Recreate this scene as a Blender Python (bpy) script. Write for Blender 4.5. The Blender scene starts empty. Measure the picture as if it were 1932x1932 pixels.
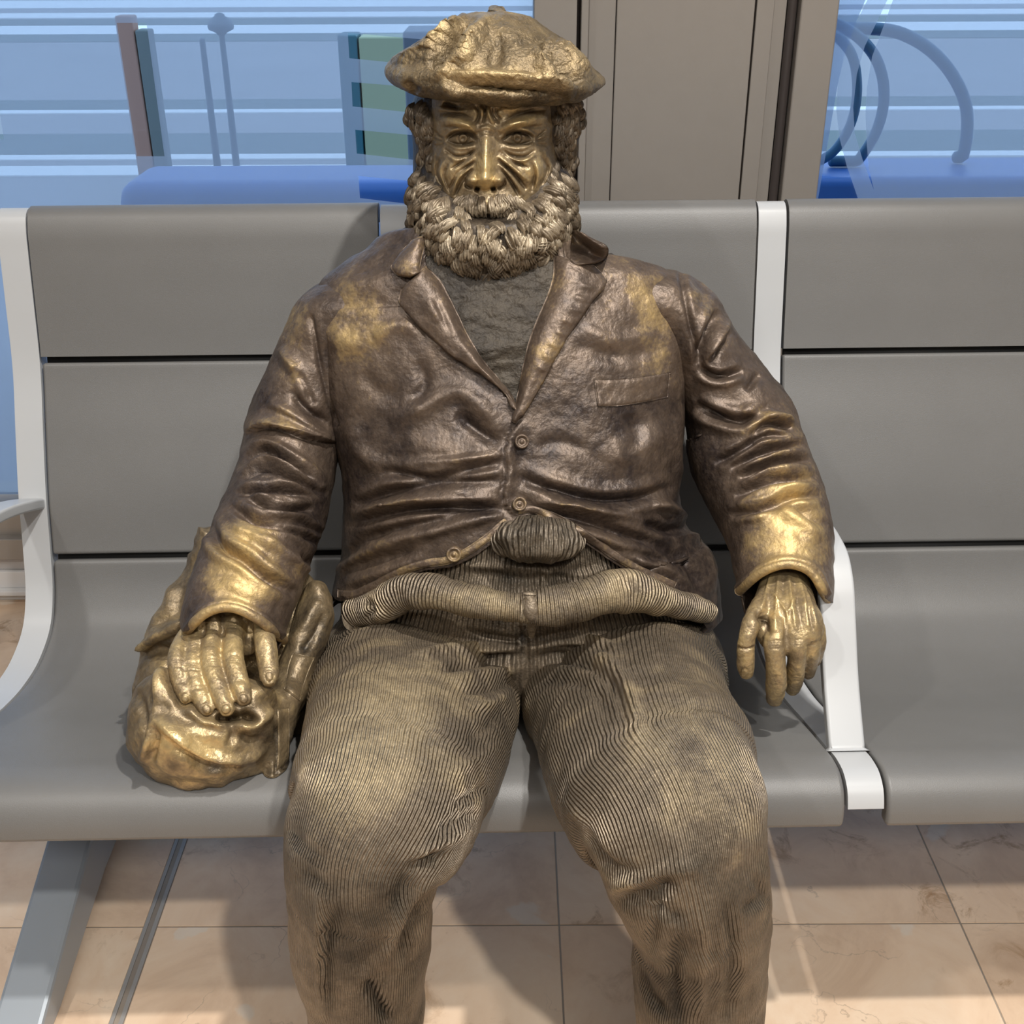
import bpy, bmesh, math, random
import numpy as np
from mathutils import Vector, Matrix
from mathutils.bvhtree import BVHTree

random.seed(7)
rng = np.random.default_rng(7)
S = bpy.context.scene
COL = S.collection

# ------------------------------------------------------------------ camera
F = 2150.0; CX = CY = 966.0
PITCH = math.radians(27.7); CAMH = 1.35; ROLL = 0.0045
CM = Matrix.Rotation(math.pi / 2 - PITCH, 3, 'X') @ Matrix.Rotation(-ROLL, 3, 'Z')
cd = bpy.data.cameras.new('camera'); cam = bpy.data.objects.new('camera', cd); COL.objects.link(cam)
cam.matrix_world = Matrix.Translation((0, 0, CAMH)) @ CM.to_4x4()
cd.sensor_width = 36.0; cd.sensor_fit = 'HORIZONTAL'; cd.lens = 36.0 * F / 1932.0
cd.clip_start = 0.02; cd.clip_end = 500
S.camera = cam
# ------------------------------------------------------------------ world, exposure
S.view_settings.view_transform = 'Standard'; S.view_settings.look = 'None'
S.view_settings.gamma = 1.0; S.view_settings.use_curve_mapping = False
S.view_settings.exposure = 0.62
W = bpy.data.worlds.new('sky'); S.world = W; W.use_nodes = True
wb = W.node_tree.nodes['Background']
wb.inputs[0].default_value = (0.64, 0.79, 1.0, 1); wb.inputs[1].default_value = 1.3
# ------------------------------------------------------------------ lamps of the hall (ceiling downlights)
def lamp(kind, loc, power, size, color=(1, .965, .91), rot=(0, 0, 0), sy=None, spot=None):
    l = bpy.data.lights.new('ceiling_light', kind); l.energy = power; l.color = color
    if kind == 'AREA':
        l.size = size
        if sy: l.shape = 'RECTANGLE'; l.size_y = sy
    else: l.shadow_soft_size = size
    if kind == 'SPOT': l.spot_size = math.radians(spot or 100); l.spot_blend = .5
    o = bpy.data.objects.new('ceiling_light', l); COL.objects.link(o); o.location = loc; o.rotation_euler = rot
    return o
CEIL = 3.1
lamp('SPOT', (.55, .55, CEIL - .05), 150, .04, spot=110)
lamp('SPOT', (.75, -.85, CEIL - .05), 125, .05, spot=120)
lamp('SPOT', (-1.3, .25, CEIL - .05), 45, .06, spot=120)
lamp('AREA', (-.2, -1.6, CEIL - .03), 30, 2.6, sy=.5)

# ------------------------------------------------------------------ pixel helpers
CMn = np.array(CM); CAMP = np.array([0, 0, CAMH])
def rays(xy):
    xy = np.atleast_2d(np.asarray(xy, float))
    d = np.stack([(xy[:, 0] - CX) / F, -(xy[:, 1] - CY) / F, -np.ones(len(xy))], 1)
    return d @ CMn.T
def P(x, y, Y):
    d = rays([(x, y)])[0]
    return CAMP + d * (Y / d[1])
def PZ(x, y, Z):
    d = rays([(x, y)])[0]
    return CAMP + d * ((Z - CAMH) / d[2])
def proj(V):
    c = (np.asarray(V) - CAMP) @ CMn
    zc = -c[:, 2]
    return np.stack([CX + F * c[:, 0] / zc, CY - F * c[:, 1] / zc], 1), zc
def depth(p): return -((np.asarray(p) - CAMP) @ CMn)[2]

# ------------------------------------------------------------------ numeric helpers
def catmull(A, n):
    """chord-length Catmull-Rom resample of control rows A (k x m; first 3 columns are the point)"""
    A = np.asarray(A, float)
    if len(A) == 2:
        t = np.linspace(0, 1, n)[:, None]; return A[0] * (1 - t) + A[1] * t
    m = min(3, A.shape[1])
    L = np.concatenate([[0], np.cumsum(np.maximum(np.linalg.norm(np.diff(A[:, :m], axis=0), axis=1), 1e-6))])
    # finite-difference hermite
    tan = np.zeros_like(A)
    for i in range(len(A)):
        if i == 0: tan[i] = (A[1] - A[0]) / (L[1] - L[0])
        elif i == len(A) - 1: tan[i] = (A[-1] - A[-2]) / (L[-1] - L[-2])
        else:
            d0 = (A[i] - A[i - 1]) / (L[i] - L[i - 1]); d1 = (A[i + 1] - A[i]) / (L[i + 1] - L[i])
            w = (L[i] - L[i - 1]) / (L[i + 1] - L[i - 1]); tan[i] = d0 * (1 - w) + d1 * w
    s = np.linspace(0, L[-1], n)
    k = np.clip(np.searchsorted(L, s, side='right') - 1, 0, len(A) - 2)
    h = (L[k + 1] - L[k])[:, None]; t = ((s - L[k])[:, None]) / h
    t2, t3 = t * t, t ** 3
    return (2*t3-3*t2+1)*A[k] + (t3-2*t2+t)*h*tan[k] + (-2*t3+3*t2)*A[k+1] + (t3-t2)*h*tan[k+1]
def nrm(v): return v / np.maximum(np.linalg.norm(v, axis=-1, keepdims=True), 1e-12)
def sstep(a, b, x):
    t = np.clip((x - a) / (b - a), 0, 1); return t * t * (3 - 2 * t)
def vnoise(V, scale, seed=0):
    q = np.asarray(V) * scale + seed * 17.31
    i = np.floor(q); f = q - i; f = f * f * (3 - 2 * f)
    def h(a, b, c):
        x = np.sin(a * 127.1 + b * 311.7 + c * 74.7 + seed * 3.7) * 43758.5453
        return x - np.floor(x)
    r = 0
    for a in (0, 1):
        for b in (0, 1):
            for c in (0, 1):
                w = (f[:, 0] if a else 1 - f[:, 0]) * (f[:, 1] if b else 1 - f[:, 1]) * (f[:, 2] if c else 1 - f[:, 2])
                r = r + w * h(i[:, 0] + a, i[:, 1] + b, i[:, 2] + c)
    return r * 2 - 1
def fbm(V, scale, seed=0, o=3):
    r = 0
    for k in range(o): r = r + vnoise(V, scale * 2 ** k, seed + k) * .5 ** k
    return r
def in_poly(px, poly):
    x, y = px[:, 0], px[:, 1]; c = np.zeros(len(px), bool); n = len(poly)
    for i in range(n):
        x0, y0 = poly[i]; x1, y1 = poly[(i + 1) % n]
        cond = ((y0 > y) != (y1 > y)) & (x < (x1 - x0) * (y - y0) / ((y1 - y0) or 1e-9) + x0)
        c ^= cond
    return c
def poly_dist(px, pts):
    """distance, arc fraction, signed side to a smoothed polyline (pixels)"""
    Q = catmull(np.asarray(pts, float), max(8, 7 * len(pts))) if len(pts) > 2 else np.asarray(pts, float)
    seg = np.diff(Q, axis=0); L = np.linalg.norm(seg, axis=1); cum = np.concatenate([[0], np.cumsum(L)])
    best = np.full(len(px), 1e9); tt = np.zeros(len(px)); sd = np.zeros(len(px))
    for i in range(len(seg)):
        r = px - Q[i]
        u = np.clip((r @ seg[i]) / max(L[i] ** 2, 1e-9), 0, 1)
        e = r - u[:, None] * seg[i]
        d = np.hypot(e[:, 0], e[:, 1]); m = d < best
        best[m] = d[m]; tt[m] = (cum[i] + u[m] * L[i]) / cum[-1]
        sd[m] = np.sign(seg[i][0] * r[m, 1] - seg[i][1] * r[m, 0])
    return best, tt, sd
def stroke_height(px, strokes):
    """sum of ridge (h>0), groove (h<0) and step folds along pixel polylines; returns height, and positive part"""
    H = np.zeros(len(px))
    for s in strokes:
        pts, w, h = s[0], s[1], s[2]; kind = s[3] if len(s) > 3 else 'r'
        a = np.asarray(pts, float); lo = a.min(0) - 6 * w; hi = a.max(0) + 6 * w
        m = np.where((px[:, 0] > lo[0]) & (px[:, 0] < hi[0]) & (px[:, 1] > lo[1]) & (px[:, 1] < hi[1]))[0]
        if not len(m): continue
        d, t, sd = poly_dist(px[m], pts)
        if kind == 'l': tap = 1.0
        else: tap = np.clip(np.minimum(t, 1 - t) * 4, 0, 1) ** .7
        if kind == 's':            # overhang: left-hand side (sd<0) raised, dropping sharply at the line
            side = -sd * d
            H[m] += tap * h * np.where(side > 0, np.exp(-(side / (3 * w)) ** 2), -.5 * np.exp(-(side / w) ** 2)) * sstep(0, w * .35, np.abs(side) + w * .1)
        else:
            H[m] += tap * h * np.exp(-(d / w) ** 2)
            if kind == 'f':        # groove with swollen lips
                H[m] -= tap * h * .55 * (np.exp(-((d - 2.0 * w) / (1.2 * w)) ** 2))
    return H
def normals_of(V, Fc):
    Fc = np.asarray(Fc); a, b, c, d = (V[Fc[:, i]] for i in (0, 1, 2, 3 if Fc.shape[1] == 4 else 2))
    n = np.cross(c - a, d - b) if Fc.shape[1] == 4 else np.cross(b - a, c - a)
    N = np.zeros_like(V)
    for i in range(Fc.shape[1]): np.add.at(N, Fc[:, i], n)
    return nrm(N)
def orient(V, Fc):
    a, b, c = V[Fc[:, 0]], V[Fc[:, 1]], V[Fc[:, 2]]
    vol = np.einsum('ij,ij->i', a - V.mean(0), np.cross(b - V.mean(0), c - V.mean(0))).sum()
    return Fc[:, ::-1].copy() if vol < 0 else Fc
def facing(V, N): return np.einsum('ij,ij->i', nrm(CAMP - V), N)
def sculpt(V, Fc, strokes, gain=1.0, along='n'):
    N = normals_of(V, Fc); px, _ = proj(V); fc = facing(V, N)
    H = stroke_height(px, strokes) * sstep(-.12, .15, fc) * gain
    D = N if along == 'n' else nrm(CAMP - V)
    return V + D * H[:, None], H

# ------------------------------------------------------------------ mesh helpers
def mesh_obj(name, V, Fc, mat=None, parent=None, smooth=True, attrs=None):
    me = bpy.data.meshes.new(name)
    me.from_pydata([tuple(v) for v in V], [], [tuple(int(i) for i in f) for f in Fc]); me.update()
    if smooth: me.polygons.foreach_set('use_smooth', [True] * len(me.polygons))
    if mat: me.materials.append(mat)
    for k, a in (attrs or {}).items():
        at = me.attributes.new(k, 'FLOAT', 'POINT'); at.data.foreach_set('value', np.asarray(a, np.float32))
    o = bpy.data.objects.new(name, me); COL.objects.link(o)
    if parent is not None:
        o.parent = parent; o.matrix_parent_inverse = parent_inv(parent)
    return o
def parent_inv(p):
    m = Matrix.Translation(p.location) @ p.rotation_euler.to_matrix().to_4x4()
    q = p.parent
    while q is not None:
        m = Matrix.Translation(q.location) @ q.rotation_euler.to_matrix().to_4x4() @ m if False else m; q = None
    return m.inverted()
def empty(name, loc, label, cat, group=None):
    o = bpy.data.objects.new(name, None); COL.objects.link(o); o.location = loc; o.empty_display_size = .1
    tag(o, label, cat, group); return o
def tag(o, label, cat=None, group=None, kind=None):
    if label: o['label'] = label
    if cat: o['category'] = cat
    if group: o['group'] = group
    if kind: o['kind'] = kind
    return o
def grid_faces(nu, nv, wrap_v=False):
    i = np.arange(nu - 1)[:, None]; j = np.arange(nv if wrap_v else nv - 1)[None, :]
    j2 = (j + 1) % nv
    return np.stack([i * nv + j + 0 * i, i * nv + j2 + 0 * i, (i + 1) * nv + j2, (i + 1) * nv + j], -1).reshape(-1, 4)
def tube_axis(C, w, th, n_ang, power=2.0, cap=3, front_bias=0.0, caph=.6):
    """closed tube about centres C (n x 3): half width w (in the picture plane), half depth th"""
    n = len(C)
    t = nrm(np.gradient(C, axis=0)); d = nrm(C - CAMP)
    lat = nrm(np.cross(t, d)); dep = np.cross(lat, t)
    ang = np.linspace(0, 2 * np.pi, n_ang, endpoint=False)
    # front of the tube at -pi/2: bias samples there
    a = ang - front_bias * np.cos(ang)
    ca, sa = np.cos(a), np.sin(a)
    ex = np.sign(ca) * np.abs(ca) ** (2 / power); ey = np.sign(sa) * np.abs(sa) ** (2 / power)
    V = C[:, None] + lat[:, None] * (w[:, None] * ex)[..., None] + dep[:, None] * (th[:, None] * ey)[..., None]
    V = V.reshape(-1, 3); Fc = grid_faces(n, n_ang, True)
    ph = np.tile(a, n); u = np.repeat(np.linspace(0, 1, n), n_ang)
    ext = []
    for end in (0, n - 1):
        ring = V[end * n_ang:(end + 1) * n_ang] if end == 0 else V[(n - 1) * n_ang:n * n_ang]
        ext.append((ring, C[end], -t[end] if end == 0 else t[end], min(w[end], th[end])))
    allV = [V]; allF = [Fc]; base = len(V); PH = [ph]; U = [u]
    for k, (ring, c, dirn, r) in enumerate(ext):
        prev = np.arange(n_ang) + (0 if k == 0 else (n - 1) * n_ang)
        for q in range(1, cap + 1):
            s = math.cos(q / (cap + .3) * math.pi / 2); hgt = math.sin(q / (cap + .3) * math.pi / 2) * r * caph
            nv = c + (ring - c) * s + dirn * hgt
            idx = np.arange(n_ang) + base; allV.append(nv); base += n_ang
            PH.append(a); U.append(np.full(n_ang, 0. if k == 0 else 1.))
            allF.append(np.stack([prev, np.roll(prev, -1), np.roll(idx, -1), idx], 1)); prev = idx
        allV.append((c + dirn * r * caph * 1.03)[None]); ci = base; base += 1
        PH.append([0.]); U.append([0. if k == 0 else 1.])
        allF.append(np.stack([prev, np.roll(prev, -1), np.full(n_ang, ci), np.full(n_ang, ci)], 1))
    V = np.concatenate(allV); Fc = np.concatenate(allF)
    return V, orient(V, Fc), np.concatenate(PH), np.concatenate(U)
def tube(rows, n_len, n_ang, power=2.0, cap=3, front_bias=0.0, caph=.6):
    """rows: (x_px, y_px, world Y, half width px, half depth m)"""
    A = np.array([[*P(r[0], r[1], r[2]), r[3] * depth(P(r[0], r[1], r[2])) / F, r[4]] for r in rows])
    A = catmull(A, n_len)
    return tube_axis(A[:, :3], np.maximum(A[:, 3], .002), np.maximum(A[:, 4], .002), n_ang, power, cap, front_bias, caph)
def tri_fix(Fc):
    return [tuple(dict.fromkeys(int(i) for i in f)) for f in Fc]
def join(parts):
    V = []; Fc = []; b = 0
    for v, f in parts: V.append(v); Fc.append(np.asarray(f) + b); b += len(v)
    return np.concatenate(V), np.concatenate(Fc)
def remesh(parts, voxel, smooth=4, fac=.5):
    V, Fc = join(parts)
    me = bpy.data.meshes.new('tmp'); me.from_pydata([tuple(v) for v in V], [], tri_fix(Fc)); me.update()
    o = bpy.data.objects.new('tmp', me); COL.objects.link(o)
    m = o.modifiers.new('r', 'REMESH'); m.mode = 'VOXEL'; m.voxel_size = voxel; m.adaptivity = 0
    if smooth:
        s = o.modifiers.new('s', 'SMOOTH'); s.factor = fac; s.iterations = smooth
    dg = bpy.context.evaluated_depsgraph_get(); ev = o.evaluated_get(dg)
    m2 = bpy.data.meshes.new_from_object(ev)
    V = np.empty(len(m2.vertices) * 3, np.float64); m2.vertices.foreach_get('co', V); V = V.reshape(-1, 3)
    Fc = np.array([tuple(p.vertices) if len(p.vertices) == 4 else (*p.vertices, p.vertices[-1]) for p in m2.polygons])
    bpy.data.objects.remove(o); bpy.data.meshes.remove(me); bpy.data.meshes.remove(m2)
    return V, Fc
def bvh(V, Fc): return BVHTree.FromPolygons([Vector(v) for v in V], tri_fix(Fc))
def hit(trees, x, y, fallback=1.4):
    d = rays([(x, y)])[0]; best = None
    for t in trees:
        loc, n, i, dist = t.ray_cast(Vector(CAMP), Vector(d).normalized())
        if loc is not None and (best is None or dist < best[2]): best = (np.array(loc), np.array(n), dist)
    if best is None:
        p = P(x, y, fallback); return p, nrm(CAMP - p)
    n = best[1]
    if n @ (CAMP - best[0]) < 0: n = -n
    return best[0], n
def strip(edgeA, edgeB, nu, nv, thick, trees, roll=.35, lift=.001, fallback=1.4, sm=2, bulge=0.0):
    """thick sheet lying on what is under it, between two pixel edges"""
    A = catmull(np.asarray(edgeA, float), nu); B = catmull(np.asarray(edgeB, float), nu)
    top = np.zeros((nu, nv, 3)); nn = np.zeros((nu, nv, 3))
    for i in range(nu):
        for j in range(nv):
            f = j / (nv - 1); q = A[i] * (1 - f) + B[i] * f
            top[i, j], nn[i, j] = hit(trees, q[0], q[1], fallback)
    dd = nrm(CAMP - top); dist = np.linalg.norm(CAMP - top, axis=-1)
    for _ in range(sm):   # smooth the distance so the sheet does not copy every bump
        d2 = dist.copy(); d2[1:-1] = (dist[:-2] + dist[2:] + 2 * dist[1:-1]) / 4
        d2[:, 1:-1] = (d2[:, :-2] + d2[:, 2:] + 2 * d2[:, 1:-1]) / 4; dist = np.minimum(d2, dist + .002)
    base = CAMP - dd * dist[..., None]
    fu = np.linspace(0, 1, nu)[:, None]; fv = np.linspace(0, 1, nv)[None, :]
    e = np.minimum(np.minimum(fv, 1 - fv) * 2 / roll, 1); e2 = np.minimum(np.minimum(fu, 1 - fu) * nu / 3.0, 1)
    prof = np.sqrt(np.clip(1 - (1 - np.minimum(e, e2)) ** 2, 0, 1)) * .75 + .25
    T = base + dd * (lift + thick * prof + bulge * np.sin(np.pi * fv) * np.ones_like(fu))[..., None]
    Bt = base - dd * .006
    V = np.concatenate([T.reshape(-1, 3), Bt.reshape(-1, 3)]); n = nu * nv
    Fc = [tuple(f) for f in grid_faces(nu, nv)] + [tuple(f[::-1] + n) for f in grid_faces(nu, nv)]
    per = [i * nv for i in range(nu)] + [(nu - 1) * nv + j for j in range(1, nv)] + [i * nv + nv - 1 for i in range(nu - 2, -1, -1)] + [j for j in range(nv - 2, 0, -1)]
    for a, b in zip(per, per[1:] + per[:1]): Fc.append((b, a, a + n, b + n))
    Fc = np.array(Fc); return V, orient(V, Fc)
def lap(V, Fc, mask, it=3):
    V = V.copy(); Fc = np.asarray(Fc)
    for _ in range(it):
        Sm = np.zeros_like(V); C = np.zeros(len(V))
        for k in range(4):
            a, b = Fc[:, k], Fc[:, (k + 1) % 4]
            np.add.at(Sm, a, V[b]); np.add.at(Sm, b, V[a]); np.add.at(C, a, 1); np.add.at(C, b, 1)
        m = mask & (C > 0); V[m] = .5 * V[m] + .5 * Sm[m] / C[m, None]
    return V
def trim_columns(V, n, m, over):
    """slide the tail of every lengthwise line of a tube back to where 'over' (pixels past the rim) turns positive"""
    G = V[:n * m].reshape(n, m, 3); dead = np.zeros(len(V), bool); D = dead[:n * m].reshape(n, m); O = over[:n * m].reshape(n, m)
    for j in range(m):
        k = np.where(O[:, j] > 0)[0]
        if not len(k) or k[0] == 0: continue
        i = k[0]; f = O[i - 1, j] / (O[i - 1, j] - O[i, j]); q = G[i - 1, j] * (1 - f) + G[i, j] * f
        G[i:, j] = q; D[i:, j] = True
    return dead
def box(x0, x1, y0, y1, z0, z1):
    V = np.array([(x, y, z) for x in (x0, x1) for y in (y0, y1) for z in (z0, z1)], float)
    Fc = np.array([(0, 1, 3, 2), (4, 6, 7, 5), (0, 4, 5, 1), (2, 3, 7, 6), (0, 2, 6, 4), (1, 5, 7, 3)])
    return V, Fc
def box_obj(name, dims, mat, parent=None, bev=0.0, seg=2):
    V, Fc = box(*dims); o = mesh_obj(name, V, Fc, mat, parent, smooth=bev > 0)
    if bev:
        b = o.modifiers.new('bevel', 'BEVEL'); b.width = bev; b.segments = seg; b.limit_method = 'ANGLE'
        w = o.modifiers.new('wn', 'WEIGHTED_NORMAL'); w.keep_sharp = False
    return o

# ------------------------------------------------------------------ materials
def mat_new(name):
    m = bpy.data.materials.new(name); m.use_nodes = True
    return m, m.node_tree.nodes, m.node_tree.links, m.node_tree.nodes['Principled BSDF']
def simple(name, col, rough=.5, metal=0.0, noise=0.0, nscale=40, bump=0.0, bscale=400, spec=.5):
    m, N, L, b = mat_new(name)
    b.inputs['Base Color'].default_value = (*col, 1); b.inputs['Roughness'].default_value = rough
    b.inputs['Metallic'].default_value = metal; b.inputs['Specular IOR Level'].default_value = spec
    tc = N.new('ShaderNodeTexCoord')
    if noise:
        n = N.new('ShaderNodeTexNoise'); n.inputs['Scale'].default_value = nscale; n.inputs['Detail'].default_value = 6
        L.new(tc.outputs['Object'], n.inputs['Vector'])
        mx = N.new('ShaderNodeMix'); mx.data_type = 'RGBA'
        mx.inputs[6].default_value = (*[c * (1 - noise) for c in col], 1); mx.inputs[7].default_value = (*[min(1, c * (1 + noise)) for c in col], 1)
        L.new(n.outputs[0], mx.inputs[0]); L.new(mx.outputs[2], b.inputs['Base Color'])
    if bump:
        n2 = N.new('ShaderNodeTexNoise'); n2.inputs['Scale'].default_value = bscale; n2.inputs['Detail'].default_value = 3
        L.new(tc.outputs['Object'], n2.inputs['Vector'])
        bp = N.new('ShaderNodeBump'); bp.inputs['Strength'].default_value = bump; bp.inputs['Distance'].default_value = .001
        L.new(n2.outputs[0], bp.inputs['Height']); L.new(bp.outputs[0], b.inputs['Normal'])
    return m
def bronze(name, dark, mid, gold, rough=(.46, .30), metal=.8, bump=.35, bscale=320, grain=.22, rib=0.0, lump=.35):
    """cast bronze: dark patina, rubbed to gold where the 'wear' of the casting is high"""
    m, N, L, b = mat_new(name)
    tc = N.new('ShaderNodeTexCoord')
    at = N.new('ShaderNodeAttribute'); at.attribute_name = 'wear_light'
    n1 = N.new('ShaderNodeTexNoise'); n1.inputs['Scale'].default_value = 34; n1.inputs['Detail'].default_value = 7; n1.inputs['Roughness'].default_value = .65
    n2 = N.new('ShaderNodeTexNoise'); n2.inputs['Scale'].default_value = bscale; n2.inputs['Detail'].default_value = 4
    for n in (n1, n2): L.new(tc.outputs['Object'], n.inputs['Vector'])
    def ma(op, a, v, c=None):
        q = N.new('ShaderNodeMath'); q.operation = op
        for k, s in enumerate((a, v, c)):
            if s is None: continue
            if isinstance(s, (int, float)): q.inputs[k].default_value = s
            else: L.new(s, q.inputs[k])
        return q.outputs[0]
    f = ma('MULTIPLY_ADD', ma('SUBTRACT', n1.outputs[0], .5), grain * 3.2, at.outputs['Fac'])
    f = ma('MULTIPLY_ADD', ma('SUBTRACT', n2.outputs[0], .5), grain * 1.6, f)
    cr = N.new('ShaderNodeValToRGB'); e = cr.color_ramp.elements
    e[0].position = 0.0; e[0].color = (*dark, 1); e[1].position = 1.0; e[1].color = (*gold, 1)
    k = e.new(.5); k.color = (*mid, 1)
    L.new(f, cr.inputs[0]); L.new(cr.outputs[0], b.inputs['Base Color'])
    rr = N.new('ShaderNodeMapRange'); rr.inputs[3].default_value = rough[0]; rr.inputs[4].default_value = rough[1]
    L.new(f, rr.inputs[0]); L.new(rr.outputs[0], b.inputs['Roughness'])
    b.inputs['Metallic'].default_value = metal
    h = n2.outputs[0]
    bp = N.new('ShaderNodeBump'); bp.inputs['Strength'].default_value = bump; bp.inputs['Distance'].default_value = .0016
    L.new(h, bp.inputs['Height'])
    n3 = N.new('ShaderNodeTexNoise'); n3.inputs['Scale'].default_value = 75; n3.inputs['Detail'].default_value = 5; L.new(tc.outputs['Object'], n3.inputs['Vector'])
    b0 = N.new('ShaderNodeBump'); b0.inputs['Strength'].default_value = lump; b0.inputs['Distance'].default_value = .006
    L.new(n3.outputs[0], b0.inputs['Height']); L.new(b0.outputs[0], bp.inputs['Normal']); last = bp
    if rib:
        ra = N.new('ShaderNodeAttribute'); ra.attribute_name = 'rib'
        wv = N.new('ShaderNodeTexNoise'); wv.inputs['Scale'].default_value = 60; L.new(tc.outputs['Object'], wv.inputs['Vector'])
        ph = ma('MULTIPLY_ADD', wv.outputs[0], .35, ra.outputs['Fac'])
        s = ma('SINE', ma('MULTIPLY', ph, 2 * math.pi), 0)
        br = N.new('ShaderNodeTexNoise'); br.inputs['Scale'].default_value = 110; L.new(tc.outputs['Object'], br.inputs['Vector'])
        s = ma('MULTIPLY', s, ma('MULTIPLY_ADD', br.outputs[0], 1.2, .35))
        b2 = N.new('ShaderNodeBump'); b2.inputs['Strength'].default_value = rib; b2.inputs['Distance'].default_value = .0016
        L.new(s, b2.inputs['Height']); L.new(bp.outputs[0], b2.inputs['Normal']); last = b2
    L.new(last.outputs[0], b.inputs['Normal'])
    return m
M = {}
M['jacket'] = bronze('bronze_jacket', (.036, .026, .023), (.150, .108, .078), (.54, .38, .16), rough=(.43, .47), metal=.45, bump=.5, bscale=190, grain=.26)
M['sleeve'] = M['jacket']
M['trousers'] = bronze('bronze_corduroy', (.070, .059, .046), (.265, .210, .150), (.70, .55, .33), rough=(.48, .38), metal=.42, bump=.6, bscale=380, rib=1.0, lump=.2)
M['sweater'] = bronze('bronze_knit', (.032, .026, .021), (.085, .068, .048), (.36, .28, .17), rough=(.62, .52), metal=.35, bump=1.0, bscale=260)
M['skin'] = bronze('bronze_skin', (.060, .044, .029), (.27, .20, .115), (.68, .50, .23), rough=(.46, .34), metal=.45, bump=.4, bscale=260, grain=.26)
M['hair'] = bronze('bronze_hair', (.030, .022, .016), (.20, .155, .105), (.64, .54, .39), rough=(.48, .38), metal=.4, bump=.3)
M['beret'] = bronze('bronze_beret', (.060, .046, .030), (.28, .205, .11), (.62, .46, .23), rough=(.48, .40), metal=.45, bump=1.0, bscale=330, grain=.32)
M['bag'] = bronze('bronze_bag', (.050, .040, .030), (.25, .185, .105), (.66, .48, .22), rough=(.46, .32), metal=.45, bump=.5, bscale=180, grain=.28)
M['seat'] = simple('grey_polyurethane', (.155, .152, .147), .42, noise=.06, nscale=12, bump=.25, bscale=900)
M['gap'] = simple('black_gap', (.01, .01, .01), .7)
M['white'] = simple('white_lacquer', (.47, .48, .49), .36)
M['leg'] = simple('grey_aluminium', (.42, .46, .50), .38, metal=.35)
M['frame'] = simple('taupe_aluminium', (.33, .30, .27), .42, metal=.25, noise=.03, bump=.08, bscale=700)
M['frame_dark'] = simple('dark_gasket', (.055, .045, .042), .35)
M['sill'] = simple('white_sill', (.78, .77, .76), .45)
M['plaster'] = simple('hall_plaster', (.55, .54, .52), .7)
exec_after = []
# ================================================================== the hall
def marble(name):
    m, N, L, b = mat_new(name)
    tc = N.new('ShaderNodeTexCoord'); oi = N.new('ShaderNodeObjectInfo')
    ad = N.new('ShaderNodeVectorMath'); ad.operation = 'MULTIPLY_ADD'
    cmb = N.new('ShaderNodeCombineXYZ'); L.new(oi.outputs['Random'], cmb.inputs[0]); L.new(oi.outputs['Random'], cmb.inputs[1])
    L.new(cmb.outputs[0], ad.inputs[0]); ad.inputs[1].default_value = (37, 91, 0); L.new(tc.outputs['Object'], ad.inputs[2])
    def noise(s, d=6, r=.6, dist=0):
        n = N.new('ShaderNodeTexNoise'); n.inputs['Scale'].default_value = s; n.inputs['Detail'].default_value = d
        n.inputs['Roughness'].default_value = r; n.inputs['Distortion'].default_value = dist
        L.new(ad.outputs[0], n.inputs['Vector']); return n.outputs[0]
    def ramp(src, stops):
        c = N.new('ShaderNodeValToRGB'); e = c.color_ramp.elements
        while len(e) < len(stops): e.new(.5)
        for k, (p, col) in enumerate(stops): e[k].position = p; e[k].color = (*col, 1)
        L.new(src, c.inputs[0]); return c.outputs[0]
    def mix(f, a, b2):
        q = N.new('ShaderNodeMix'); q.data_type = 'RGBA'; L.new(f, q.inputs[0]); L.new(a, q.inputs[6])
        if isinstance(b2, tuple): q.inputs[7].default_value = (*b2, 1)
        else: L.new(b2, q.inputs[7])
        return q.outputs[2]
    base = ramp(noise(5, 8, .65, .6), [(.3, (.62, .43, .29)), (.5, (.79, .59, .42)), (.7, (.87, .70, .53))])
    spots = ramp(noise(14, 8, .7, .8), [(.54, (0, 0, 0)), (.68, (1, 1, 1))])
    mask = ramp(noise(2.6, 3, .5), [(.47, (0, 0, 0)), (.62, (1, 1, 1))])
    mm = N.new('ShaderNodeMix'); mm.data_type = 'RGBA'; mm.blend_type = 'MULTIPLY'; mm.inputs[0].default_value = 1
    L.new(spots, mm.inputs[6]); L.new(mask, mm.inputs[7])
    c = mix(mm.outputs[2], base, (.36, .20, .085))
    vo = N.new('ShaderNodeTexVoronoi'); vo.feature = 'DISTANCE_TO_EDGE'; vo.inputs['Scale'].default_value = 4.3
    wob = N.new('ShaderNodeVectorMath'); wob.operation = 'MULTIPLY_ADD'; wob.inputs[1].default_value = (.35, .35, .35)
    nz = N.new('ShaderNodeTexNoise'); nz.inputs['Scale'].default_value = 7; nz.inputs['Detail'].default_value = 6; L.new(ad.outputs[0], nz.inputs['Vector'])
    L.new(nz.outputs['Color'], wob.inputs[0]); L.new(ad.outputs[0], wob.inputs[2]); L.new(wob.outputs[0], vo.inputs['Vector'])
    crack = ramp(vo.outputs[0], [(0.0, (1, 1, 1)), (.008, (0, 0, 0))])
    gate = ramp(noise(4, 3), [(.5, (0, 0, 0)), (.6, (.7, .7, .7))])
    cm = N.new('ShaderNodeMix'); cm.data_type = 'RGBA'; cm.blend_type = 'MULTIPLY'; cm.inputs[0].default_value = 1
    L.new(crack, cm.inputs[6]); L.new(gate, cm.inputs[7])
    c = mix(cm.outputs[2], c, (.42, .31, .22))
    pale = ramp(noise(9, 4, .5, .3), [(.66, (0, 0, 0)), (.69, (.6, .6, .6))])
    c = mix(pale, c, (.76, .68, .58))
    L.new(c, b.inputs['Base Color']); b.inputs['Roughness'].default_value = .30
    return m
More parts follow.
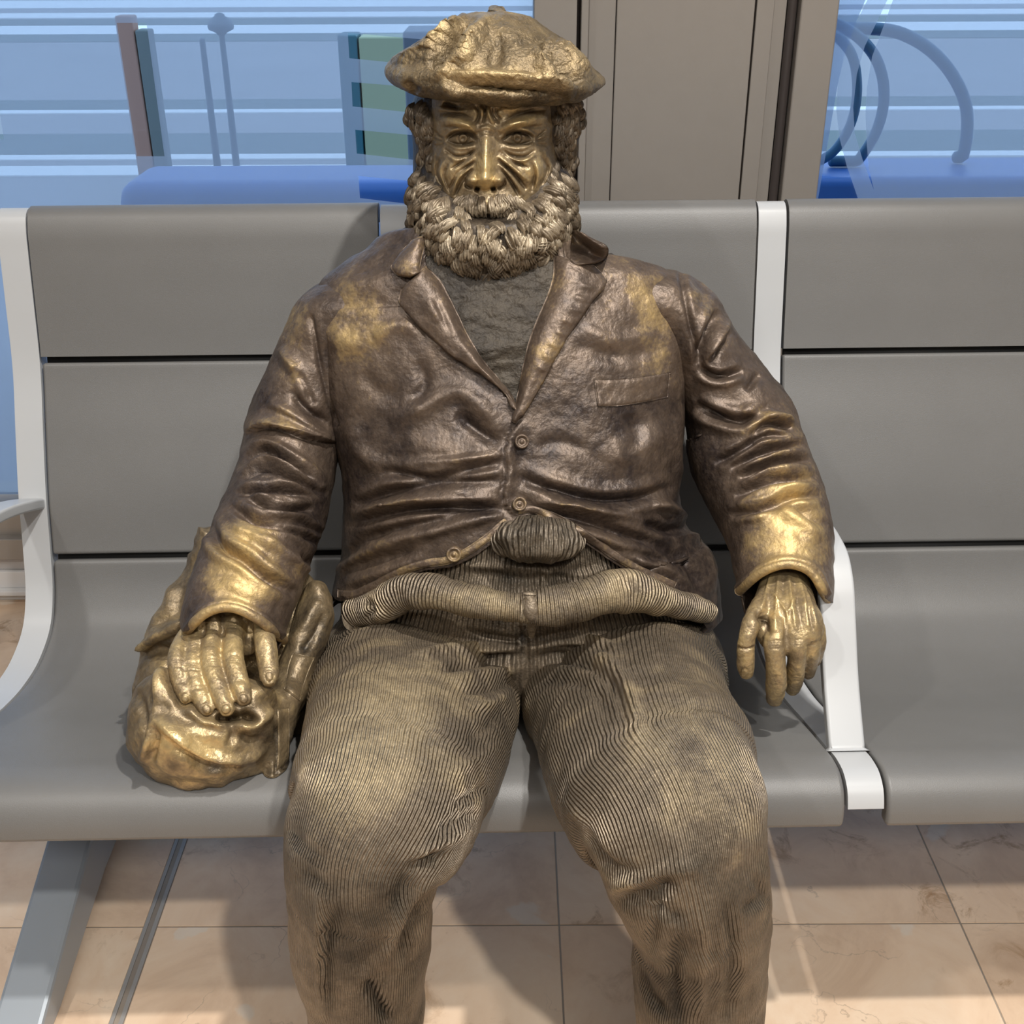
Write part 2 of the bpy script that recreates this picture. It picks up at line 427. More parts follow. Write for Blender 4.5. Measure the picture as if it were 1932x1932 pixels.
M['marble'] = marble('cream_marble'); M['grout'] = simple('grout', (.50, .41, .32), .8)
M['steel'] = simple('joint_steel', (.40, .38, .36), .5, metal=.3); M['rubber'] = simple('joint_rubber', (.06, .05, .045), .6)

WALLY = 2.18
floor = mesh_obj('floor', *box(-4, 4, -4, WALLY + .25, -.05, -.0009), M['grout']); tag(floor, 'cream marble tiled hall floor', kind='structure')
# marble tiles: one grout line runs in depth at the seat middle, one across behind the legs
GX = PZ(1055, 1745, 0)[0]; GY = PZ(1055, 1745, 0)[1]; T = .605
SX = PZ(276, 1770, 0)[0]
tile_me = None
def tile(x0, x1, y0, y1):
    g = .0011
    o = box_obj('floor_tile', (x0 + g - (x0 + x1) / 2, x1 - g - (x0 + x1) / 2, y0 + g - (y0 + y1) / 2, y1 - g - (y0 + y1) / 2, -.012, 0), M['marble'], None, bev=.0008, seg=1)
    o.location = ((x0 + x1) / 2, (y0 + y1) / 2, 0); o.parent = floor
for i in range(-4, 4):
    for j in range(-3, 2):
        y0, y1 = GY + j * T, min(GY + (j + 1) * T, WALLY)
        if i >= 0: x0, x1 = GX + i * T, GX + (i + 1) * T
        elif i == -1: x0, x1 = SX + .0095, GX
        else: x0, x1 = SX - .0095 + (i + 1) * T, SX - .0095 + (i + 2) * T
        tile(x0, x1, y0, y1)
joint = bpy.data.objects.new('trim_1', None); COL.objects.link(joint); joint.location = (SX, 0, 0)
tag(joint, 'metal expansion joint strip let into the marble floor', kind='structure')
for k, (a, b, mt, z) in enumerate(((-.0095, -.004, 'steel', .001), (-.004, .0035, 'rubber', -.001), (.0035, .0095, 'steel', .001))):
    box_obj('joint_rail' if mt == 'steel' else 'joint_gasket', (a, b, -2.2, WALLY, -.012, z), M[mt], None).parent = joint
# ------------------------------------------------------------------ room shell out of view
def shell(name, dims, mat, label):
    o = mesh_obj(name, *box(*dims), mat, None, smooth=False); tag(o, label, kind='structure'); return o
shell('ceiling', (-4, 4, -4, WALLY + .2, CEIL, CEIL + .1), M['plaster'], 'white plaster hall ceiling')
shell('wall_left', (-4.1, -4, -4, WALLY + .2, 0, CEIL), M['plaster'], 'pale plaster side wall')
shell('wall_right', (4, 4.1, -4, WALLY + .2, 0, CEIL), M['plaster'], 'pale plaster side wall')
shell('wall_front', (-4.1, 4.1, -4.1, -4, 0, CEIL), M['plaster'], 'pale plaster wall behind the viewer')

# ------------------------------------------------------------------ window wall
def wx(x, y): return P(x, y, WALLY)[0]
def wz(x, y): return P(x, y, WALLY)[2]
z_sill = wz(20, 1035); z_glass = wz(20, 945); TOP = CEIL
xa, xb, xc, xd, xe, xf, xg = (wx(q, 200) for q in (1006, 1089, 1401, 1436, 1461, 1480, 1548))
wall = bpy.data.objects.new('wall_back', None); COL.objects.link(wall); wall.location = (0, WALLY, 0)
tag(wall, 'glazed wall of taupe aluminium behind the seats', kind='structure')
def wpart(name, x0, x1, d0, d1, z0, z1, mat, bev=.002):
    o = box_obj(name, (x0, x1, d0, d1, z0, z1), mat, None, bev=bev); o.parent = wall; return o
wpart('mullion', xa, xb - .006, -.045, .10, z_sill, TOP, M['frame'])
wpart('gasket', xb - .006, xb + .001, -.02, .08, z_sill, TOP, M['frame_dark'])
wpart('pilaster', xb + .001, xb + .014, -.05, .08, z_sill, TOP, M['frame'])
wpart('pilaster', xb + .015, xb + .062, -.030, .08, z_sill, TOP, M['frame'])
wpart('column_panel', xb + .063, xc, -.036, .08, z_sill, TOP, M['frame'])
wpart('gasket', xc, xc + .003, -.02, .08, z_sill, TOP, M['frame_dark'])
wpart('pilaster', xc + .003, xd, -.036, .08, z_sill, TOP, M['frame'])
wpart('pilaster', xd, xe, -.022, .08, z_sill, TOP, M['frame'])
wpart('gasket', xe, xf, -.012, .08, z_sill, TOP, M['frame_dark'])
wpart('mullion', xf, xg, -.05, .10, z_sill, TOP, M['frame'], bev=.004)
c = (xe + xf) / 2; r = (xf - xe) / 2
ang = np.linspace(0, 2 * np.pi, 24, endpoint=False)
Vp = np.array([(c + r * .9 * math.cos(a), -.022 + r * .9 * math.sin(a), z) for z in (z_sill, TOP) for a in ang])
o = mesh_obj('downpipe', Vp, grid_faces(2, 24, True)[:, ::-1], M['frame_dark']); o.parent = wall; o.location = (0, 0, 0)
wpart('bottom_rail', -4, xa, -.03, .10, z_sill, z_glass, M['frame'])
wpart('bottom_rail', xg, 4, -.03, .10, z_sill, z_glass, M['frame'])
wpart('bottom_rail', -4, xa, -.05, -.028, z_sill, z_sill + .05, M['frame'])
zs = [wz(20, q) for q in (1120, 1105, 1066, 1035)]
wpart('sill_block', -4, 4, -.02, .2, 0, zs[1], M['sill'])
wpart('sill_lip', -4, 4, -.045, .2, zs[1], zs[1] + .012, M['sill'])
wpart('sill_block', -4, 4, -.03, .2, zs[1] + .012, zs[2], M['sill'])
wpart('sill_block', -4, 4, -.02, .2, zs[2], zs[3], simple('sill_grey', (.60, .58, .57), .5))

def glass_mat():
    m, N, L, b = mat_new('window_glass')
    out = N['Material Output']; tr = N.new('ShaderNodeBsdfTransparent'); tr.inputs[0].default_value = (.80, .87, .93, 1)
    gl = N.new('ShaderNodeBsdfGlossy'); gl.inputs['Roughness'].default_value = .02
    fr = N.new('ShaderNodeFresnel'); fr.inputs[0].default_value = 1.5
    mx = N.new('ShaderNodeMixShader'); L.new(fr.outputs[0], mx.inputs[0]); L.new(tr.outputs[0], mx.inputs[1]); L.new(gl.outputs[0], mx.inputs[2])
    L.new(mx.outputs[0], out.inputs[0]); return m
def film_mat():
    """frosted privacy film: daylight glows through it, the outside is seen only faintly"""
    m, N, L, b = mat_new('frosted_film')
    out = N['Material Output']; tr = N.new('ShaderNodeBsdfTransparent'); tr.inputs[0].default_value = (.90, .94, .98, 1)
    tl = N.new('ShaderNodeBsdfTranslucent'); tl.inputs[0].default_value = (.72, .78, .90, 1)
    mx = N.new('ShaderNodeMixShader'); mx.inputs[0].default_value = .54
    L.new(tr.outputs[0], mx.inputs[1]); L.new(tl.outputs[0], mx.inputs[2]); L.new(mx.outputs[0], out.inputs[0]); return m
M['glass'] = glass_mat(); M['film'] = film_mat()
def film_sheet(name, outer, holes, y):
    cu = bpy.data.curves.new(name, 'CURVE'); cu.dimensions = '2D'; cu.fill_mode = 'BOTH'
    for poly in [outer] + holes:
        sp = cu.splines.new('POLY'); sp.points.add(len(poly) - 1); sp.use_cyclic_u = True
        for k, (a, b) in enumerate(poly): sp.points[k].co = (a, b, 0, 1)
    t = bpy.data.objects.new('t', cu); COL.objects.link(t)
    me = bpy.data.meshes.new_from_object(t.evaluated_get(bpy.context.evaluated_depsgraph_get()))
    bpy.data.objects.remove(t)
    me.transform(Matrix(((1, 0, 0, 0), (0, 0, 1, y), (0, 1, 0, 0), (0, 0, 0, 1))))
    me.materials.clear(); me.materials.append(M['film'])
    o = bpy.data.objects.new(name, me); COL.objects.link(o); return o
def pxq(pts): 
    return [(wxz(p)[0], wxz(p)[2]) for p in pts]
GLY = WALLY + .03
def wxz(p): return P(p[0], p[1], GLY)
for n, (x0, x1, lab, holes) in enumerate((
    (-4, xa, 'tall window of frosted blue film with cut out bars', [
        pxq([(220, 43), (276, 43), (310, 295), (258, 295)]),
        pxq([(-60, 200), (-2, 205), (7, 263), (-55, 260)]),
        pxq([(656, 62), (860, 80), (862, 130), (659, 110)]),
        pxq([(663, 155), (866, 172), (868, 222), (665, 201)]),
        pxq([(670, 245), (872, 264), (874, 312), (673, 290)]),
        pxq([(676, 332), (878, 352), (880, 398), (679, 374)])]),
    (xg, 4, 'tall window of frosted blue film with curved cut outs', [
        pxq([(1548, -60), (1650, -40), (1637, 0), (1615, 43), (1593, 106), (1581, 159), (1578, 207), (1584, 260), (1598, 314), (1613, 357), (1622, 384), (1632, 420), (1536, 420)]),
        pxq([(1690, -30), (1702, -30), (1685, 0), (1666, 53), (1646, 106), (1636, 164), (1633, 217), (1636, 275), (1639, 314), (1649, 359), (1627, 299), (1613, 251), (1610, 203), (1617, 140), (1632, 87), (1656, 39), (1672, 5)])]))):
    w = box_obj('window_%d' % (n + 1), (x0, x1, GLY + .004, GLY + .012, z_glass, TOP), M['glass']); tag(w, lab, kind='structure')
    fl = film_sheet('privacy_film', [(x0, z_glass), (x1, z_glass), (x1, TOP), (x0, TOP)], holes, GLY + .001); fl.parent = w

# ------------------------------------------------------------------ outside
M['apron'] = simple('apron_concrete', (.34, .34, .35), .8, noise=.12, nscale=.6)
M['apron2'] = simple('apron_dark', (.16, .20, .20), .8, noise=.12, nscale=.8)
M['line'] = simple('white_paint', (.85, .86, .86), .6)
M['blue'] = simple('blue_panel', (.03, .13, .42), .4)
M['post'] = simple('grey_post', (.12, .16, .20), .5)
M['hoop'] = simple('blue_grey_tube', (.03, .13, .24), .4)
M['teal'] = simple('teal_board', (.03, .14, .18), .6)
M['brown'] = simple('brown_hoarding', (.42, .24, .18), .6)
M['shrub'] = simple('green_panel', (.36, .42, .27), .7)
gz = -.05
shell('ground', (-60, 60, WALLY + .3, 70, gz - .2, gz), M['apron'], 'grey apron paving outside the windows')
def ground_y(y): return PZ(960, y, gz)[1]
def stripe(y0, y1, mat, name, lab, x0=-60, x1=60, h=.01):
    o = box_obj(name, (x0, x1, ground_y(y0), ground_y(y1), gz, gz + h), mat); tag(o, lab, kind='structure'); return o
for k, (y0, y1) in enumerate(((12, -2), (31, 22), (62, 46), (212, 206), (300, 291), (330, 312))):
    stripe(y0, y1, M['line'], 'trim_%d' % (k + 2), 'white painted line across the apron')
for k, (y0, y1) in enumerate(((45, 33), (76, 62), (205, 186), (290, 250))):
    stripe(y0, y1, M['apron2'], 'trim_%d' % (k + 20), 'dark paving band across the apron', h=.005)
def thing_box(name, dims, mat, lab, cat, bev=.01, group=None):
    o = box_obj(name, dims, mat, bev=bev, seg=3); tag(o, lab, cat, group); return o
# low blue wall just outside
BY = 3.6
zb = P(960, 345, BY)[2]
thing_box('blue_barrier', (P(215, 370, BY)[0], xa + .25, BY, BY + .35, gz, zb), M['blue'], 'long rounded blue barrier outside the window with bars', 'barrier', bev=.06)
thing_box('blue_barrier', (xg - .2, 4.5, BY, BY + .35, gz, zb + .01), M['blue'], 'long blue barrier outside below the tube hoops', 'barrier', bev=.03)
def pole(name, x0, y0, x1, y1, Y, r, mat, lab, cat, group=None):
    a, b = P(x0, y0, Y), P(x1, y1, Y)
    C = np.linspace(a, b, 12)
    V, Fc, _, _ = tube_axis(C, np.full(12, r), np.full(12, r), 10)
    o = mesh_obj(name, V, tri_fix(Fc), mat); tag(o, lab, cat, group); return o
def on_ground(x, y): return PZ(x, y, gz)
# two lamp posts standing on the apron
for (x0, y0, x1, y1, lab) in ((384, 75, 414, 345, 'thin dark lamp post without a lantern outside'), (420, 62, 448, 328, 'thin dark lamp post with a small lantern outside')):
    b = on_ground(x1, y1); Y = b[1]
    t = P(x0, y0, Y); root = empty('lamp_post', tuple(b), lab, 'lamp post')
    C = np.linspace(b, np.array([b[0], b[1], t[2]]), 10); r = np.linspace(.022, .016, 10)
    V, Fc, _, _ = tube_axis(C, r, r, 10); mesh_obj('pole', V, tri_fix(Fc), M['post'], root)
    if x0 > 400:
        C2 = C[-1] + np.array([(0, 0, q) for q in np.linspace(0, .09, 6)])
        V, Fc, _, _ = tube_axis(C2, np.array([.03, .07, .075, .07, .06, .03]), np.array([.03, .07, .075, .07, .06, .03]), 14)
        mesh_obj('lantern', V, tri_fix(Fc), M['post'], root)
thing_box('brown_hoarding', (P(256, 300, 6.2)[0], P(287, 300, 6.2)[0], 6.2, 6.3, gz, P(240, 30, 6.2)[2]), M['brown'], 'upright brown board outside behind the tall cut out', 'board')
thing_box('green_hoarding', (P(289, 300, 6.2)[0], P(314, 300, 6.2)[0], 6.2, 6.3, gz, P(240, 55, 6.25)[2]), M['apron2'], 'narrow dark green board beside the brown board outside', 'board')
thing_box('yellow_barrier', (P(690, 300, 6.4)[0], P(775, 300, 6.4)[0], 6.4, 6.6, gz, P(700, 70, 6.4)[2]), M['shrub'], 'pale green barrier outside behind the cut out bars', 'barrier')
thing_box('teal_board', (P(652, 300, 6.4)[0], P(687, 300, 6.4)[0], 6.4, 6.6, gz, P(700, 66, 6.4)[2]), M['teal'], 'narrow dark teal board beside the pale green barrier outside', 'board')
thing_box('dark_post', (P(770, 300, 5.2)[0], P(840, 300, 5.2)[0], 5.2, 5.5, gz, P(700, 60, 5.2)[2]), M['post'], 'dark square pillar outside beside the pale green barrier', 'pillar')
# tube hoops at the right window
HY = BY + .12
def hoop(pts, r, lab, dy):
    C = catmull(np.array([P(x, y, HY + dy) for x, y in pts]), 60); C[:, 2] = np.maximum(C[:, 2], zb + .012 + r)
    V, Fc, _, _ = tube_axis(C, np.full(60, r), np.full(60, r), 14)
    o = mesh_obj('tube_hoop', V, tri_fix(Fc), M['hoop']); tag(o, lab, 'hoop', 'tube hoops outside')
hoop([(1500, 90), (1560, 60), (1627, 54), (1690, 60), (1752, 92), (1796, 140), (1823, 203), (1822, 270), (1800, 345), (1790, 372)], .019, 'widest dark blue tube hoop on the blue barrier', 0.10)
hoop([(1500, 30), (1569, 42), (1617, 68), (1655, 115), (1668, 178), (1656, 241), (1622, 299), (1579, 347), (1560, 372)], .017, 'middle sized blue tube hoop inside the widest one', 0.05)
hoop([(1510, 52), (1569, 63), (1603, 96), (1617, 159), (1602, 241), (1569, 289), (1535, 309), (1500, 320), (1490, 372)], .015, 'smallest blue tube hoop next to the window post', 0.0)
# ================================================================== the bench
PROF = np.array([(1.800, .935), (1.792, .950), (1.775, .957), (1.757, .951), (1.744, .930), (1.734, .895), (1.717, .825), (1.690, .722),
                 (1.650, .630), (1.611, .538), (1.583, .452), (1.562, .398), (1.530, .358), (1.469, .336), (1.400, .336), (1.329, .350),
                 (1.220, .388), (1.120, .424), (1.075, .439), (1.048, .441), (1.028, .432), (1.016, .412), (1.013, .385)])
PD = catmull(np.c_[PROF, np.zeros(len(PROF))], 400)[:, :2]
PT = nrm(np.gradient(PD, axis=0)); PN = np.c_[PT[:, 1], -PT[:, 0]]          # normal to the sitter's side
if PN[150, 0] > 0: PN = -PN
BP = (-.18, 1.40)   # bench pivot
bench = empty('airport_bench', (BP[0], BP[1], 0), 'row of grey moulded waiting seats on white frames', 'bench')
bench.rotation_euler = (0, 0, .02)
def bobj(name, V, Fc, mat, smooth=True, bev=0):
    V = np.asarray(V, float) - np.array([BP[0], BP[1], 0])
    o = mesh_obj(name, V, Fc, mat, None, smooth); o.parent = bench
    if bev:
        b = o.modifiers.new('bevel', 'BEVEL'); b.width = bev; b.segments = 3; b.limit_method = 'ANGLE'; b.angle_limit = math.radians(50)
        o.modifiers.new('wn', 'WEIGHTED_NORMAL')
    return o
def extr(i0, i1, x0, x1, off, th, step=3):
    """solid following the seat profile between indices, set 'off' behind the sitting surface"""
    k = np.unique(np.r_[np.arange(i0, i1, step), i1])
    a = PD[k] + PN[k] * -off; b = PD[k] - PN[k] * (off + th)
    n = len(k); V = []
    for x in (x0, x1):
        V += [(x, p[0], p[1]) for p in a] + [(x, p[0], p[1]) for p in b]
    Fc = []
    for i in range(n - 1):
        Fc += [(i, i + 1, 2*n+i+1, 2*n+i), (n+i, 2*n+n+i, 3*n+i+1, n+i+1), (i, n+i, n+i+1, i+1), (2*n+i, 2*n+i+1, 3*n+i+1, 3*n+i)]
    Fc += [(0, 2*n, 3*n, n), (n-1, 2*n-1, 4*n-1, 3*n-1)]
    V = np.array(V); Fc = np.array(Fc); return V, orient(V, Fc)
def pidx(z, lo, hi): return lo + int(np.argmin(np.abs(PD[lo:hi, 1] - z)))
top = 0; s1 = pidx(.738, 60, 200); s2 = pidx(.449, 100, 260); end = len(PD) - 1
PITCHX = .581; FR = [-.752 + k * PITCHX for k in range(0, 4)]; HW = .0215; G = .0035
for a, b in zip(FR[:-1], FR[1:]):
    x0, x1 = a + HW + G, b - HW - G
    bobj('backrest_upper_panel', *extr(top, s1 - 1, x0, x1, 0, .022), M['seat'], bev=.006)
    bobj('backrest_middle_panel', *extr(s1 + 2, s2 - 1, x0, x1, .001, .022), M['seat'], bev=.005)
    bobj('seat_panel', *extr(s2 + 2, end, x0, x1, 0, .022), M['seat'], bev=.006)
    bobj('shell_backing', *extr(6, end - 6, x0 + .004, x1 - .004, .014, .01), M['gap'])
fi0 = 8
for i, x in enumerate(FR):
    bobj('frame_rail', *extr(fi0, end - 8, x - HW, x + HW, .003 - .006 * 0, .03), M['white'], bev=.004)
# armrests: loop from the back post forward and down to the seat front
ARM = np.array([(1.625, .532), (1.56, .560), (1.47, .592), (1.38, .613), (1.31, .621), (1.262, .616), (1.230, .595), (1.205, .560), (1.165, .500), (1.102, .428)])
AD = catmull(np.c_[ARM, np.zeros(len(ARM))], 90)[:, :2]
def armrest(x):
    t = nrm(np.gradient(AD, axis=0)); nrmv = np.c_[t[:, 1], -t[:, 0]]
    if nrmv[20, 1] < 0: nrmv = -nrmv
    s = np.linspace(0, 1, len(AD))
    hw = .0225 - .004 * (1 - sstep(0, .12, s))
    V = []
    for i in range(len(AD)):
        for (dx, dn) in ((-1, 0), (1, 0), (1, -1), (-1, -1)):
            p = AD[i] + nrmv[i] * (dn * .017)
            V.append((x + dx * hw[i], p[0], p[1]))
    Fc = list(map(tuple, grid_faces(len(AD), 4, True))) + [(0, 1, 2, 3), tuple(4 * (len(AD) - 1) + k for k in (3, 2, 1, 0))]
    V = np.array(V); Fc = np.array(Fc)
    bobj('armrest', V, orient(V, Fc), M['white'], bev=.004)
for i in (0, 2): armrest(FR[i])
# beam and legs
V, Fc = box(FR[0], FR[-1], 1.36, 1.44, .235, .295); bobj('beam', V, Fc, M['leg'], bev=.008)
def leg(x):
    prof = np.array([(1.45, .30), (1.41, .30), (1.395, .18), (1.36, .135), (1.03, .036), (.97, .030), (.965, 0), (1.10, 0), (1.33, .03), (1.47, .03), (1.72, 0), (1.80, 0), (1.80, .03), (1.52, .10), (1.47, .17)])
    n = len(prof); hw = .034
    V = np.array([(x - hw, *p) for p in prof] + [(x + hw, *p) for p in prof])
    Fc = [tuple(range(n)), tuple(range(2 * n - 1, n - 1, -1))] + [(i, n + i, n + (i + 1) % n, (i + 1) % n) for i in range(n)]
    o = bobj('leg', V, Fc, M['leg'], smooth=False)
    b = o.modifiers.new('bevel', 'BEVEL'); b.width = .006; b.segments = 2; b.limit_method = 'ANGLE'
    bm = bmesh.new(); bm.from_mesh(o.data); bmesh.ops.recalc_face_normals(bm, faces=bm.faces); bm.to_mesh(o.data); bm.free()
leg(-.672); leg(1.05)

def seat_clamp(V, gap=.0015):
    """keep soft things on the sitting side of the seat shell"""
    c, s = math.cos(-.02), math.sin(-.02)
    L = np.asarray(V) - np.array([BP[0], BP[1], 0])
    lx = L[:, 0] * c - L[:, 1] * s; ly = L[:, 0] * s + L[:, 1] * c
    q = np.c_[ly + BP[1], L[:, 2]]
    idx = np.empty(len(q), int)
    for k in range(0, len(q), 20000):
        idx[k:k + 20000] = np.argmin(((q[k:k + 20000, None] - PD[None, 4::3]) ** 2).sum(2), 1) * 3 + 4
    sd = ((q - PD[idx]) * PN[idx]).sum(1)
    push = np.clip(gap - sd, 0, .15)
    q = q + PN[idx] * push[:, None]
    ly = q[:, 0] - BP[1]
    c, s = math.cos(.02), math.sin(.02)
    return np.c_[lx * c - ly * s + BP[0], lx * s + ly * c + BP[1], q[:, 1]]
# ================================================================== the bronze figure
ROOT = P(985, 1250, 1.25); ROOT[2] = 0
statue = empty('bronze_statue', (float(ROOT[0]), float(ROOT[1]), 0.0), 'life-size bronze statue of a seated bearded man in beret, jacket and corduroy trousers', 'statue')
def sobj(name, V, Fc, mat, parent=None, attrs=None, label=None):
    p = parent or statue
    V = np.asarray(V) - ROOT
    o = mesh_obj(name, V, tri_fix(Fc), mat, None, True, attrs); o.parent = p
    if label: o['label'] = label
    return o
def wear_light_of(V, base, zones=(), H=None, hg=0.0, nz=.17, seed=1, nscale=18):
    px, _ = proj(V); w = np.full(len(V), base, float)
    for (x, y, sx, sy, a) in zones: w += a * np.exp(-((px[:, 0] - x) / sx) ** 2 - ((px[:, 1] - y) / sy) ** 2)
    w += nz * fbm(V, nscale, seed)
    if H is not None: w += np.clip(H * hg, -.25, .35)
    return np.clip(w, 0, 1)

# ------------------------------------------------------------------ trousers: two legs, seat and waist
LEG_R = [(815, 1240, 1.38, 150, .075), (795, 1270, 1.32, 186, .088), (782, 1318, 1.215, 196, .095), (773, 1362, 1.125, 196, .097), (758, 1418, 1.025, 193, .096), (737, 1488, .935, 186, .094), (716, 1548, .890, 177, .092),
         (690, 1600, .872, 155, .088), (684, 1655, .868, 137, .084), (684, 1750, .868, 131, .082), (685, 1850, .866, 117, .078), (688, 1932, .862, 109, .074), (690, 2060, .855, 106, .070), (692, 2200, .850, 104, .068)]
LEG_L = [(1155, 1240, 1.38, 150, .075), (1172, 1270, 1.32, 186, .088), (1182, 1318, 1.215, 194, .095), (1196, 1362, 1.125, 190, .097), (1217, 1418, 1.025, 192, .096), (1247, 1488, .935, 196, .094), (1276, 1548, .890, 178, .092),
         (1290, 1610, .872, 160, .088), (1305, 1680, .868, 142, .084), (1321, 1750, .868, 127, .082), (1317, 1850, .866, 124, .078), (1315, 1932, .862, 116, .074), (1312, 2060, .855, 110, .070), (1310, 2200, .850, 106, .068)]
STR_LEG = [
 ([(985, 1222), (900, 1222), (807, 1231), (770, 1237)], 8, .009), ([(985, 1238), (900, 1248), (830, 1262)], 8, -.010), ([(980, 1262), (915, 1272), (860, 1275)], 8, .007),
 ([(975, 1282), (920, 1300), (860, 1298)], 8, -.007), ([(965, 1305), (925, 1330), (880, 1335)], 9, .006), ([(950, 1340), (915, 1372), (880, 1392)], 9, -.006), ([(945, 1400), (890, 1440), (850, 1455)], 12, .005),
 ([(990, 1222), (1076, 1206), (1140, 1216), (1180, 1235)], 9, .010), ([(992, 1248), (1060, 1240), (1115, 1255), (1160, 1300), (1180, 1360)], 10, -.010), ([(1005, 1290), (1080, 1280), (1130, 1310), (1150, 1370)], 13, -.008),
 ([(1100, 1225), (1160, 1260), (1195, 1320), (1205, 1400)], 14, .008),
 ([(925, 1478), (890, 1500), (850, 1520)], 9, -.006), ([(905, 1530), (865, 1545), (820, 1570)], 9, -.006), ([(890, 1560), (845, 1588), (800, 1612), (770, 1640)], 10, .007), ([(842, 1608), (800, 1625), (760, 1640)], 10, -.010),
 ([(820, 1650), (780, 1700), (745, 1760), (720, 1830)], 10, .007), ([(800, 1680), (770, 1760), (760, 1830)], 13, -.008), ([(770, 1640), (740, 1720)], 12, -.006), ([(690, 1850), (715, 1900), (740, 1932)], 13, -.012), ([(640, 1700), (615, 1800), (620, 1932)], 12, -.006), ([(605, 1650), (600, 1780), (612, 1932)], 9, .005),
 ([(540, 1560), (570, 1600), (620, 1630)], 10, -.005), ([(548, 1640), (600, 1665), (660, 1670)], 14, -.005),
 ([(1060, 1505), (1110, 1560), (1150, 1620)], 11, .006), ([(1100, 1540), (1160, 1640), (1230, 1650)], 11, -.008), ([(1145, 1680), (1200, 1660), (1260, 1640), (1330, 1640)], 12, .008), ([(1160, 1700), (1215, 1690), (1280, 1670)], 12, -.011),
 ([(1200, 1712), (1250, 1720), (1300, 1740)], 10, -.006), ([(1260, 1650), (1240, 1720), (1225, 1800)], 12, -.006), ([(1290, 1760), (1270, 1850), (1280, 1932)], 13, -.008), ([(1370, 1700), (1385, 1800), (1370, 1932)], 13, -.006), ([(1420, 1650), (1440, 1690), (1400, 1720)], 10, -.006), ([(1330, 1700), (1330, 1800), (1320, 1932)], 12, .005),
 ([(1200, 1820), (1225, 1880), (1260, 1925)], 12, -.007),
 ([(640, 1195), (690, 1180), (760, 1180)], 14, .004), ([(1340, 1200), (1280, 1185), (1210, 1180)], 14, .004)]
trousers = None
for name, rows in (('trouser_leg', LEG_R), ('trouser_leg', LEG_L)):
    V, Fc, ph, u = tube(rows, 330, 200, power=2.15, front_bias=.25)
    N = normals_of(V, Fc)
    V = V + N * (.004 * fbm(V, 11, 3)[:, None] + .0016 * fbm(V, 40, 5, 2)[:, None])
    V, H = sculpt(V, Fc, STR_LEG); V = seat_clamp(V)
    a = (ph + np.pi / 2 + np.pi) % (2 * np.pi) - np.pi
    wr = wear_light_of(V, .40, [(700, 1380, 130, 140, .36), (1290, 1380, 110, 130, .30), (820, 1260, 120, 80, .15), (1300, 1540, 110, 90, .10), (640, 1520, 90, 80, .15), (690, 1800, 200, 140, -.12), (1320, 1800, 200, 140, -.12)], H, 18, seed=3)  # rubbed thigh tops with highlights painted into the same value; shins set darker
    o = sobj(name, V, Fc, M['trousers'], attrs={'wear_light': wr, 'rib': a / (2 * np.pi) * 146})
PEL = [(985, 900, 1.42, 225, .140), (985, 960, 1.41, 250, .156), (985, 1030, 1.40, 280, .165), (985, 1110, 1.39, 320, .165), (985, 1190, 1.38, 352, .155), (985, 1260, 1.37, 358, .130)]
V, Fc, ph, u = tube(PEL, 150, 260, power=2.2, front_bias=.3)
V, H = sculpt(V, Fc, [([(890, 1078), (950, 1092), (985, 1098), (1060, 1090), (1120, 1070)], 16, -.012), ([(1020, 1072), (1035, 1085), (1020, 1108)], 7, .006), ([(945, 1052), (1020, 1062), (1095, 1050)], 9, -.012),
   ([(860, 1060), (900, 1068), (960, 1075)], 8, .005), ([(1040, 1080), (1100, 1085), (1150, 1070)], 8, .005), ([(870, 1190), (930, 1205), (985, 1212), (1040, 1204), (1100, 1188)], 9, -.008), ([(985, 1180), (984, 1215), (986, 1260)], 5, -.008)] + STR_LEG[:11], 1.2)
V = seat_clamp(V)
sobj('trouser_seat', V, Fc, M['trousers'], attrs={'wear_light': wear_light_of(V, .33, H=H, hg=15, seed=4), 'rib': ((ph + np.pi / 2 + np.pi) % (2 * np.pi) - np.pi) / (2 * np.pi) * 190})
def sweep(pts, rad, n_len, n_ang, ribs, strokes=(), zones=(), base=.5, name='waistband', mat='trousers', parent=None, power=2.0):
    rows = [(x, y, Y, r, th) for (x, y, Y, r, th) in pts]
    V, Fc, ph, u = tube(rows, n_len, n_ang, power)
    N = normals_of(V, Fc); V = V + N * (.0048 * fbm(V, 17, 9)[:, None] + .001 * fbm(V, 70, 10, 2)[:, None])
    V, H = sculpt(V, Fc, strokes)
    return sobj(name, V, Fc, M[mat], parent, {'wear_light': wear_light_of(V, base, zones, H, 15, seed=5), 'rib': u * ribs})
# roll of corduroy folded over at the waist
sweep([(662, 1160, 1.285, 29, 0.016), (705, 1146, 1.262, 31, 0.019), (765, 1113, 1.232, 38, 0.022), (850, 1124, 1.203, 31, 0.022), (930, 1142, 1.190, 31, 0.022), (988, 1146, 1.188, 33, 0.022),
       (1076, 1138, 1.192, 33, 0.022), (1125, 1124, 1.200, 35, 0.022), (1180, 1114, 1.214, 39, 0.022), (1250, 1132, 1.242, 30, 0.020), (1315, 1151, 1.276, 25, 0.016), (1335, 1157, 1.288, 20, 0.013)],
      0, 260, 48, 118, strokes=[([(985, 1110), (986, 1170)], 4, -.006), ([(1008, 1112), (1008, 1170)], 3, -.003), ([(690, 1128), (700, 1150), (690, 1172)], 6, -.008), ([(1180, 1090), (1200, 1115), (1190, 1140)], 9, -.004)], zones=[(985, 1140, 250, 40, .18)], base=.5)
# fly placket hanging under the roll
sweep([(999, 1124, 1.176, 13, .005), (1001, 1150, 1.170, 14, .006), (1002, 1180, 1.192, 14, .007), (1002, 1202, 1.212, 12, .007)], 0, 60, 24, 0, name='fly_placket', base=.45)
